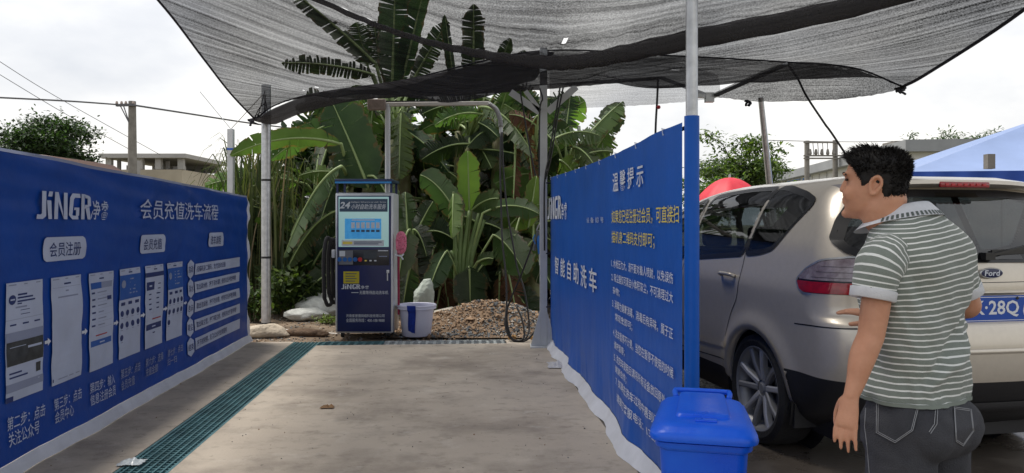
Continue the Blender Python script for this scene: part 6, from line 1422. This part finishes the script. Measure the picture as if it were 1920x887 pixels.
# ---- jeans
M_jean = mat('denim_charcoal', (.032, .034, .042), .85, col2=(.055, .057, .067), vs=9, bump=.35, bs=260)
jb = MB(); jb.loft([ell(Mn(0, o_, z), MR, MF, A, Bv, 36) for z, A, Bv, o_ in ((.70, .165, .10, 0), (.74, .182, .128, -.008), (.80, .182, .138, -.014), (.845, .163, .120, -.010), (.88, .145, .104, -.004), (.935, .138, .096, 0))])
for sx in (-1, 1):
    jb.sphere(Mn(sx * .075, -.085, .785), (.085, .065, .085), 18, 12, mtx=Matrix((MR, MF, Vector((0, 0, 1)))).transposed())
    limb(jb, [Mn(sx * .092, -.012, .76), Mn(sx * .096, -.01, .62), Mn(sx * .098, .0, .45), Mn(sx * .096, -.012, .25), Mn(sx * .095, -.01, .06)], [.098, .092, .075, .064, .058], 22)
for i, v_ in enumerate(jb.v): pass
jeans = remesh(jb, 'jeans', M_jean, man, .0065, 3, .5)
for v_ in jeans.data.vertices:
    c_ = v_.co; v_.co = c_ + Vector((1, 0, 0)) * (.004 * fbm(c_.x * 9, c_.y * 9, c_.z * 16)) + Vector((0, -1, 0)) * (.005 * fbm(c_.x * 8 + 5, c_.z * 14, c_.y * 6))
for sx in (-1, 1):
    mb = MB(); c = Mn(sx * .097, .04, -.004); rg = []
    for t_, w_, h_ in ((-.11, .025, .05), (-.08, .038, .075), (.0, .042, .085), (.08, .048, .06), (.14, .042, .045), (.165, .02, .02)): rg.append([c + MF * t_ + MR * (w_ * math.cos(a)) + Vector((0, 0, .002 + h_ * .5 * (1 + math.sin(a)))) for a in [2 * math.pi * k / 16 for k in range(16)]])
    mb.loft(rg); mb.build('shoe', mat('shoe', (.03, .028, .027), .5), man, smooth=50)
# pockets and stitching laid onto the cloth
from mathutils.bvhtree import BVHTree
bvh = BVHTree.FromPolygons([v_.co for v_ in jeans.data.vertices], [tuple(p.vertices) for p in jeans.data.polygons])
def onjean(px, py, off=.002):
    o_ = Vector((0, 0, H)); d_ = Vector(((px - 960) / F, 1, -(py - 420) / F)).normalized(); hit = bvh.ray_cast(o_, d_)
    return (hit[0] - d_ * off) if hit[0] else None
M_st = mat('stitching', (.30, .31, .33), .8)
def stitch(pts, name='stitching', r=.0011):
    pp_ = []
    for (a, b) in zip(pts, pts[1:]):
        for k in range(8): q = onjean(lerp(a[0], b[0], k / 8), lerp(a[1], b[1], k / 8)); pp_.append(q)
    pp_.append(onjean(*pts[-1])); pp_ = [q for q in pp_ if q is not None]
    if len(pp_) > 2:
        mb = MB(); mb.tube(pp_, r, 4); mb.build(name, M_st, man)
def pocket(poly):
    n = 14; cx = sum(p[0] for p in poly) / len(poly); cy = sum(p[1] for p in poly) / len(poly); mb = MB(); idx = []
    pts = []
    for a, b in zip(poly, poly[1:] + poly[:1]):
        for k in range(8): pts.append((lerp(a[0], b[0], k / 8), lerp(a[1], b[1], k / 8)))
    rings = []
    for q, off in ((1.03, -.001), (1., .004), (.9, .0045), (.7, .005), (.45, .005), (.2, .005)):
        rg = [onjean(cx + (p[0] - cx) * q, cy + (p[1] - cy) * q, off) for p in pts]
        if any(p is None for p in rg): return
        rings.append(rg)
    mb.loft(rings, cap=True); mb.build('back_pocket', M_jean, man, smooth=50)
pl_ = [(1642, 749), (1725, 760), (1713, 808), (1678, 832), (1641, 812)]; pr_ = [(1788, 761), (1822, 766), (1827, 808), (1806, 838), (1792, 829)]
for pk_ in (pl_, pr_):
    pocket(pk_); cx = sum(p[0] for p in pk_) / 5; cy = sum(p[1] for p in pk_) / 5
    for q in (.95, .86): pp2 = [(cx + (p[0] - cx) * q, cy + (p[1] - cy) * q) for p in pk_]; 
    for q in (.95, .87):
        pts = [(cx + (p[0] - cx) * q, cy + (p[1] - cy) * q) for p in pk_]
        bvh2 = onjean
        path = []
        for a, b in zip(pts, pts[1:] + pts[:1]):
            for k in range(8): h_ = onjean(lerp(a[0], b[0], k / 8), lerp(a[1], b[1], k / 8), .0062); path.append(h_)
        path = [p for p in path if p is not None]; mb = MB(); mb.tube(path, .0010, 4, closed=True); mb.build('stitching', M_st, man)
stitch([(1641, 771), (1666, 793)]); stitch([(1757, 738), (1758, 770), (1757, 795), (1745, 813)]); stitch([(1753, 742), (1754, 770), (1752, 795), (1742, 810)])
stitch([(1626, 741), (1680, 748), (1757, 751), (1814, 746)]); stitch([(1623, 765), (1621, 800), (1626, 840), (1630, 890)])
# ================================================================ blue bin
BINC = Vector((.70, 2.74, 0)); BQ = Matrix.Rotation(-math.atan(.245), 3, 'Z')
def B(x, y, z): return BINC + BQ @ Vector((x, y, 0)) + Vector((0, 0, z))
M_bin = mat('bin_blue', (.0, .085, .72), .36, col2=(.004, .12, .76), vs=5, spec=.45, bump=.06, bs=60, rvar=.12)
bn = thing('wheelie_bin', 'bright blue plastic bin with closed lid in front of the pole', 'bin', BINC)
def outl(wf, wb_, y0, y1, r, z, n=6, zt=0.):
    pts = []
    for (cx, cy, a0) in ((wf - r, y0 + r, -90), (wb_ - r, y1 - r, 0), (-wb_ + r, y1 - r, 90), (-wf + r, y0 + r, 180)):
        for k in range(n + 1): a = R(a0 + 90 * k / n); pts.append(B(cx + r * math.cos(a), cy + r * math.sin(a), z + zt * (cy + r * math.sin(a) - y0) / (y1 - y0)))
    return pts
mb = MB(); mb.loft([outl(.115, .115, -.14, .16, .03, .02), outl(.122, .12, -.15, .17, .035, .10), outl(.148, .14, -.205, .205, .04, .60), outl(.152, .144, -.21, .21, .04, .605), outl(.152, .144, -.21, .21, .04, .645)], cap=True); mb.build('body', M_bin, bn, smooth=35)
mb = MB(); mb.loft([outl(.160, .150, -.222, .218, .045, .612), outl(.163, .152, -.225, .22, .045, .618), outl(.163, .152, -.225, .22, .045, .632), outl(.150, .140, -.212, .21, .04, .634)], cap=False); mb.build('body_rim', M_bin, bn, smooth=35)
mb = MB(); z0 = .640; tl_ = .008
mb.loft([outl(.168, .150, -.236, .232, .05, z0, zt=tl_), outl(.1795, .160, -.247, .240, .055, z0 + .002, zt=tl_), outl(.1815, .162, -.249, .242, .055, z0 + .012, zt=tl_), outl(.178, .158, -.245, .238, .055, z0 + .028, zt=tl_), outl(.168, .150, -.232, .228, .06, z0 + .036, zt=tl_), outl(.160, .143, -.222, .222, .06, z0 + .046, zt=tl_ * .9), outl(.145, .13, -.205, .208, .06, z0 + .053, zt=tl_ * .75), outl(.125, .112, -.18, .19, .05, z0 + .056, zt=tl_ * .7), outl(.05, .05, -.1, .1, .03, z0 + .057, zt=tl_ * .5)], cap=True)
ld = mb.build('lid', M_bin, bn, smooth=50)
mb = MB(); mb.loft([outl(.098, .088, -.118, .225, .02, z0 + .052, zt=.008), outl(.092, .083, -.110, .222, .02, z0 + .066, zt=.006), outl(.086, .078, -.103, .218, .02, z0 + .069, zt=.005), outl(.03, .03, -.05, .1, .02, z0 + .070, zt=.003)], cap=True); mb.build('raised_panel', M_bin, ld, smooth=50)
mb = MB(); mb.box(B(.01, -.150, z0 + .058), (.075, .03, .010), mat=BQ, bev=.004); mb.build('grip_recess', M_bin, ld, smooth=40)
mb = MB(); mb.tube(bez([B(-.10, .20, z0 + .055), B(-.105, .25, z0 + .068), B(-.08, .262, z0 + .07), B(.08, .262, z0 + .07), B(.105, .25, z0 + .068), B(.10, .20, z0 + .055)], 5), .011, 8); mb.build('handle', M_bin, bn, smooth=True)
for sx in (-.11, .11): mb = MB(); mb.lathe([(0, -.02), (.06, -.02), (.07, -.012), (.07, .012), (.06, .02), (0, .02)], B(sx * 1.15, .20, .071), 18, mtx=Matrix.Rotation(R(90), 3, 'Y') ); mb.build('wheel', M_black, bn, smooth=40)

# ================================================================ things in the distance
M_cpole = mat('concrete_pole', (.20, .185, .165), .9, var=.2, vs=4); M_wire = mat('wire', (.10, .10, .11), .6)
b = P(249, 600, 26); b.z = -.16; t = thing('utility_pole', 'concrete utility pole with a short crossarm behind left banner', 'pole', b)
zt = P(0, 190, 26).z; MB().tube([b, Vector((b.x - .02, 26, zt))], [.19, .12], 14).build('shaft', M_cpole, t, smooth=40)
ca = P(0, 197, 26).z; MB().bar(P(218, 197.5, 25.85), P(252, 196.5, 25.85), .10, .08).build('crossarm', M_wire, t)
MB().tube([P(226, 199, 25.85), P(242, 230, 25.9)], .02, 5).build('brace', M_wire, t); MB().tube([P(232, 199, 25.85), P(243, 232, 25.9)], .02, 5).build('brace', M_wire, t)
for px in (219, 228, 236, 250): MB().lathe([(0, .14), (.03, .13), (.05, .06), (.03, 0)], P(px, 197, 25.85), 8).build('insulator', mat('porcelain', (.35, .28, .24), .3), t)
def wire(label, pts, r=.014): tag(MB().tube(bez([P(*p) for p in pts], 6), r, 5).build('power_line', M_wire), label, 'wire')
wire('thick cable bundle running left from the utility pole crossarm', [(-60, 180, 22), (120, 189, 24), (220, 196, 25.85)], .028)
wire('cable bundle running right from the utility pole behind the net', [(250, 197, 25.85), (360, 214, 28), (470, 231, 31), (560, 242, 34)], .034)
wire('upper thin wire slanting down across the sky at far left', [(-20, 103, 24), (100, 178, 26), (300, 290, 30)], .011)
wire('lower thin wire slanting down across the sky at far left', [(-20, 128, 24), (120, 212, 26), (250, 284, 29)], .011)
wire('long thin wire along the skyline behind the car', [(1400, 262, 40), (1600, 266, 42), (1760, 262, 44), (1960, 255, 46)], .02)
# unfinished concrete building
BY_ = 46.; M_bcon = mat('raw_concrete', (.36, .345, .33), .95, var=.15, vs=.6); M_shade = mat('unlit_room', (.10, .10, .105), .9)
def bb(px, py): return P(px, py, BY_)
x0b, x1b = bb(200, 0).x, bb(341, 0).x; zt_ = bb(0, 289).z; zf = bb(0, 318).z
bl = thing('concrete_building', 'unfinished grey concrete building with open bays behind left banner', 'building', ((x0b + x1b) / 2, BY_ + 3, -.16))
MB().box(((x0b + x1b) / 2, BY_ + 3, zt_ - .12), (x1b - x0b + .7, 6.6, .26)).build('roof_slab', M_bcon, bl)
MB().box(((x0b + x1b) / 2, BY_ + 3, (zf - .16) / 2), (x1b - x0b, 6.0, zf + .16)).build('lower_wall', mat('building_ochre', (.40, .35, .27), .9, var=.12, vs=.7), bl)
MB().box(((x0b + x1b) / 2, BY_ + 5.9, (zf + zt_) / 2), (x1b - x0b, .2, zt_ - zf - .3)).build('back_wall', M_bcon, bl)
for px in (203, 262, 296, 338): MB().box((bb(px, 0).x, BY_ + .15, (zf + zt_) / 2 - .05), (.34, .3, zt_ - zf - .14)).build('column', M_bcon, bl)
for (pa, pb, ya, yb) in ((206, 212, 298, 318), (224, 231, 308, 318), (243, 252, 298, 318), (277, 293, 302, 318), (299, 305, 300, 318), (313, 336, 310, 318)):
    MB().box(((bb(pa, 0).x + bb(pb, 0).x) / 2, BY_ + .9, (bb(0, ya).z + bb(0, yb).z) / 2), (bb(pb, 0).x - bb(pa, 0).x, .15, bb(0, ya).z - bb(0, yb).z)).build('partition', M_bcon, bl)
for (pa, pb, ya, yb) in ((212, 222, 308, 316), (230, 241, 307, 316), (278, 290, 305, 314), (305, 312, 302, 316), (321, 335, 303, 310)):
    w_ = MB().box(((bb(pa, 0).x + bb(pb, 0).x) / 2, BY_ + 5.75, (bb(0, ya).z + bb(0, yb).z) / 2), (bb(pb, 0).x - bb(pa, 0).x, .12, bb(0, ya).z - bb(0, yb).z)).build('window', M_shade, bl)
MB().box((bb(270, 0).x, BY_ - 1.2, bb(0, 304).z / 2), (.5, .5, bb(0, 304).z)).build('front_pier', M_bcon, bl)
# pale arched tarpaulin behind the left banner
mb = MB(); t = thing('tarpaulin_shelter', 'pale pink arched tarpaulin peeping over the left banner', 'shelter', bay(-4.6, 5.0, 0))
pr = [onplane(px, py, -3.3) for px, py in ((-60, 278), (0, 279), (60, 284), (110, 292), (150, 304))]
mb.grid(lambda a, b: bay(-3.3 - 2.4 * b, lerp(pr[0][0], pr[-1][0] + 1.2, a), interp(lerp(pr[0][0], pr[-1][0] + .01, a), pr) - .5 * max(0, a - .8) + .10 * math.sin(3.14 * b) - .004), 30, 10); mb.build('sheet', mat('tarp_pink', (.55, .43, .40), .7, var=.1, vs=2), t, smooth=True)
for v in (pr[0][0] + .3, pr[2][0], pr[-1][0]):
    for u in (-3.34, -5.6): MB().tube([bay(u, v, 0), bay(u, v, interp(v, pr) - .02)], .02, 8).build('leg', M_galv, t)
# leaning pole on the right
a, e_ = P(1443, 345, 14.), P(1427, 190, 13.6); d_ = (a - e_); base = a + d_ * (a.z / -d_.z)
tag(MB().tube([base, e_ + (e_ - a) * .05], [.075, .05], 12).build('leaning_pole', M_galv), 'leaning grey steel pole rising beyond the car roof', 'pole')
# white shed with a grey roof
sh = thing('white_shed', 'long white shed with grey sloped roof and blue sign', 'building', P(1560, 500, 44))
A0, A1 = P(1436, 336, 59.0), P(1712, 262, 32.0); A0.z = A1.z = 0; SZ = 4.95
def wallpt(t_, z): p = A0.lerp(A1, t_); return Vector((p.x, p.y, z))
dv = (A1 - A0).normalized(); bk = Vector((-dv.y, dv.x, 0)); bk = (bk if bk.x > 0 else -bk) * 6
mb = MB(); c_ = [A0, A1, A1 + bk, A0 + bk]
for i in range(4): mb.quad(c_[i] + Vector((0, 0, -.16)), c_[(i + 1) % 4] + Vector((0, 0, -.16)), c_[(i + 1) % 4] + Vector((0, 0, SZ - .5)), c_[i] + Vector((0, 0, SZ - .5)))
mb.build('wall', mat('shed_white', (.62, .62, .61), .7, var=.06, vs=.8), sh)
mb = MB(); u_ = bk.normalized() * .5; r4 = [A0 - u_ - dv * .5, A1 - u_ + dv * .5, A1 + bk + u_ + dv * .5, A0 + bk + u_ - dv * .5]
mb.add([p + Vector((0, 0, SZ - .5)) for p in r4] + [p + Vector((0, 0, SZ)) for p in r4], [(3, 2, 1, 0), (4, 5, 6, 7), (0, 1, 5, 4), (1, 2, 6, 5), (2, 3, 7, 6), (3, 0, 4, 7)])
mb.build('roof', mat('shed_roof', (.25, .26, .27), .6, var=.15, vs=.6), sh)
def sgn(a, b): return wallpt(lerp(.20, .46, a), lerp(3.75, 4.40, b)) - bk.normalized() * .06
mb = MB(); put_text(mb, '源而乐', sgn); tag(mb.build('sign_lettering', mat('sign_blue', (.01, .16, .50), .5), sh), kind='stuff')
for k in range(12):
    q = lerp(.04, .62, k / 11); mb = MB(); mb.bar(wallpt(q, .1) - bk.normalized() * .02, wallpt(q, SZ - .55) - bk.normalized() * .02, .05, .03); mb.build('wall_batten', mat('shed_batten', (.50, .50, .49), .7), sh)
MB().box(wallpt(.8, SZ + .25) + bk * .3, (1.6, 1.2, .5)).build('roof_tank', M_cpole, sh)
# transformer frame
t = thing('transformer_frame', 'twin pole electrical frame with crossbars beyond the white shed', 'pole', P(1540, 500, 40)); TY = 40.
for px, yt in ((1513, 264), (1566, 263)): b = P(px, 0, TY); MB().tube([Vector((b.x, TY, -.16)), Vector((b.x, TY, P(0, yt, TY).z))], .13, 10).build('pole', M_cpole, t, smooth=40)
for y_ in (267, 292, 297): MB().bar(P(1507, y_, TY - .15), P(1584 if y_ > 280 else 1572, y_, TY - .15), .10, .08).build('crossbar', M_cpole, t)
for k in range(4): MB().tube([P(1524 + k * 9, 265, TY - .1), P(1526 + k * 9, 292, TY - .1)], .02, 5).build('drop_wire', M_wire, t)
for k in range(5):
    MB().lathe([(0, .35), (.06, .3), (.1, .1), (.06, 0)], P(1519 + k * 11, 291, TY - .15), 8).build('insulator', M_cpole, t)
# blue tent at the right
tn = thing('blue_tent', 'pale blue tent roof with darker blue valance at right', 'tent', P(1860, 500, 15)); M_tent = mat('tent_pale_blue', (.19, .26, .44), .6, var=.08, vs=1.2); M_tentd = mat('tent_blue', (.01, .06, .33), .5)
e0, e1, pk = P(1700, 322, 14), P(2120, 318, 12.5), P(2000, 205, 15.5); b0, b1 = e0 + Vector((.8, 4.5, 0)), e1 + Vector((.8, 4.5, 0))
mb = MB()
def tri(p, q, r_, n_=10):
    mb.grid(lambda a, b: p.lerp(q, a).lerp(r_, b) - Vector((0, 0, .10 * math.sin(3.14 * min(1, b * 1.1)) * math.sin(3.14 * a))), 14, n_)
tri(e0, e1, pk); tri(b1, b0, pk); tri(b0, e0, pk); tri(e1, b1, pk); mb.build('roof', M_tent, tn, smooth=True)
mb = MB(); mb.grid(lambda a, b: e0.lerp(e1, a) + Vector((0, -.01 + .03 * math.sin(a * 40) * b, -.30 * b * (1 + .1 * math.sin(a * 60)))), 60, 3); mb.build('valance', M_tentd, tn, smooth=True)
mb = MB(); mb.grid(lambda a, b: e0.lerp(b0, a) + Vector((-.01, 0, -.30 * b)), 20, 2); mb.build('valance', M_tentd, tn, smooth=True)
for e_ in (e0, e1, b0, b1): MB().tube([Vector((e_.x, e_.y, -.1)), e_], .03, 8).build('leg', M_galv, tn)
q = P(1855, 303, 13.2); MB().box(q, (.13, .13, .26)).build('post_stub', M_cpole, tn)
# red parasol behind the car
q = P(1368, 333, 12.); rp = thing('red_parasol', 'bright red sunshade peeping over the car bonnet side', 'umbrella', Vector((q.x, q.y, 0))); M_redc = mat('parasol_red', (.52, .012, .03), .6, var=.15, vs=3)
mb = MB(); n_ = 10; rings = []
for j in range(9):
    r_ = j / 8; ringp = []
    for i in range(n_ * 4):
        a = 2 * math.pi * i / (n_ * 4); sc_2 = 1 - .06 * abs(math.sin(a * n_ / 2)) * r_; ringp.append(Vector((q.x + math.cos(a) * .62 * max(r_, .02) * sc_2, q.y + math.sin(a) * .62 * max(r_, .02) * sc_2, q.z - .46 * r_ ** 2.0 - .02 * abs(math.sin(a * n_ / 2)) * r_)))
    rings.append(ringp)
mb.loft(rings, cap=False); mb.build('canopy', M_redc, rp, smooth=True)
MB().tube([Vector((q.x, q.y, 0)), q + Vector((0, 0, .05))], .018, 8).build('pole', M_galv, rp)
for i in range(n_): a = 2 * math.pi * i / n_; MB().tube([q - Vector((0, 0, .01)), q + Vector((math.cos(a) * .34, math.sin(a) * .34, -.15)), q + Vector((math.cos(a) * .60, math.sin(a) * .60, -.45))], .008, 4).build('rib', M_redc, rp)
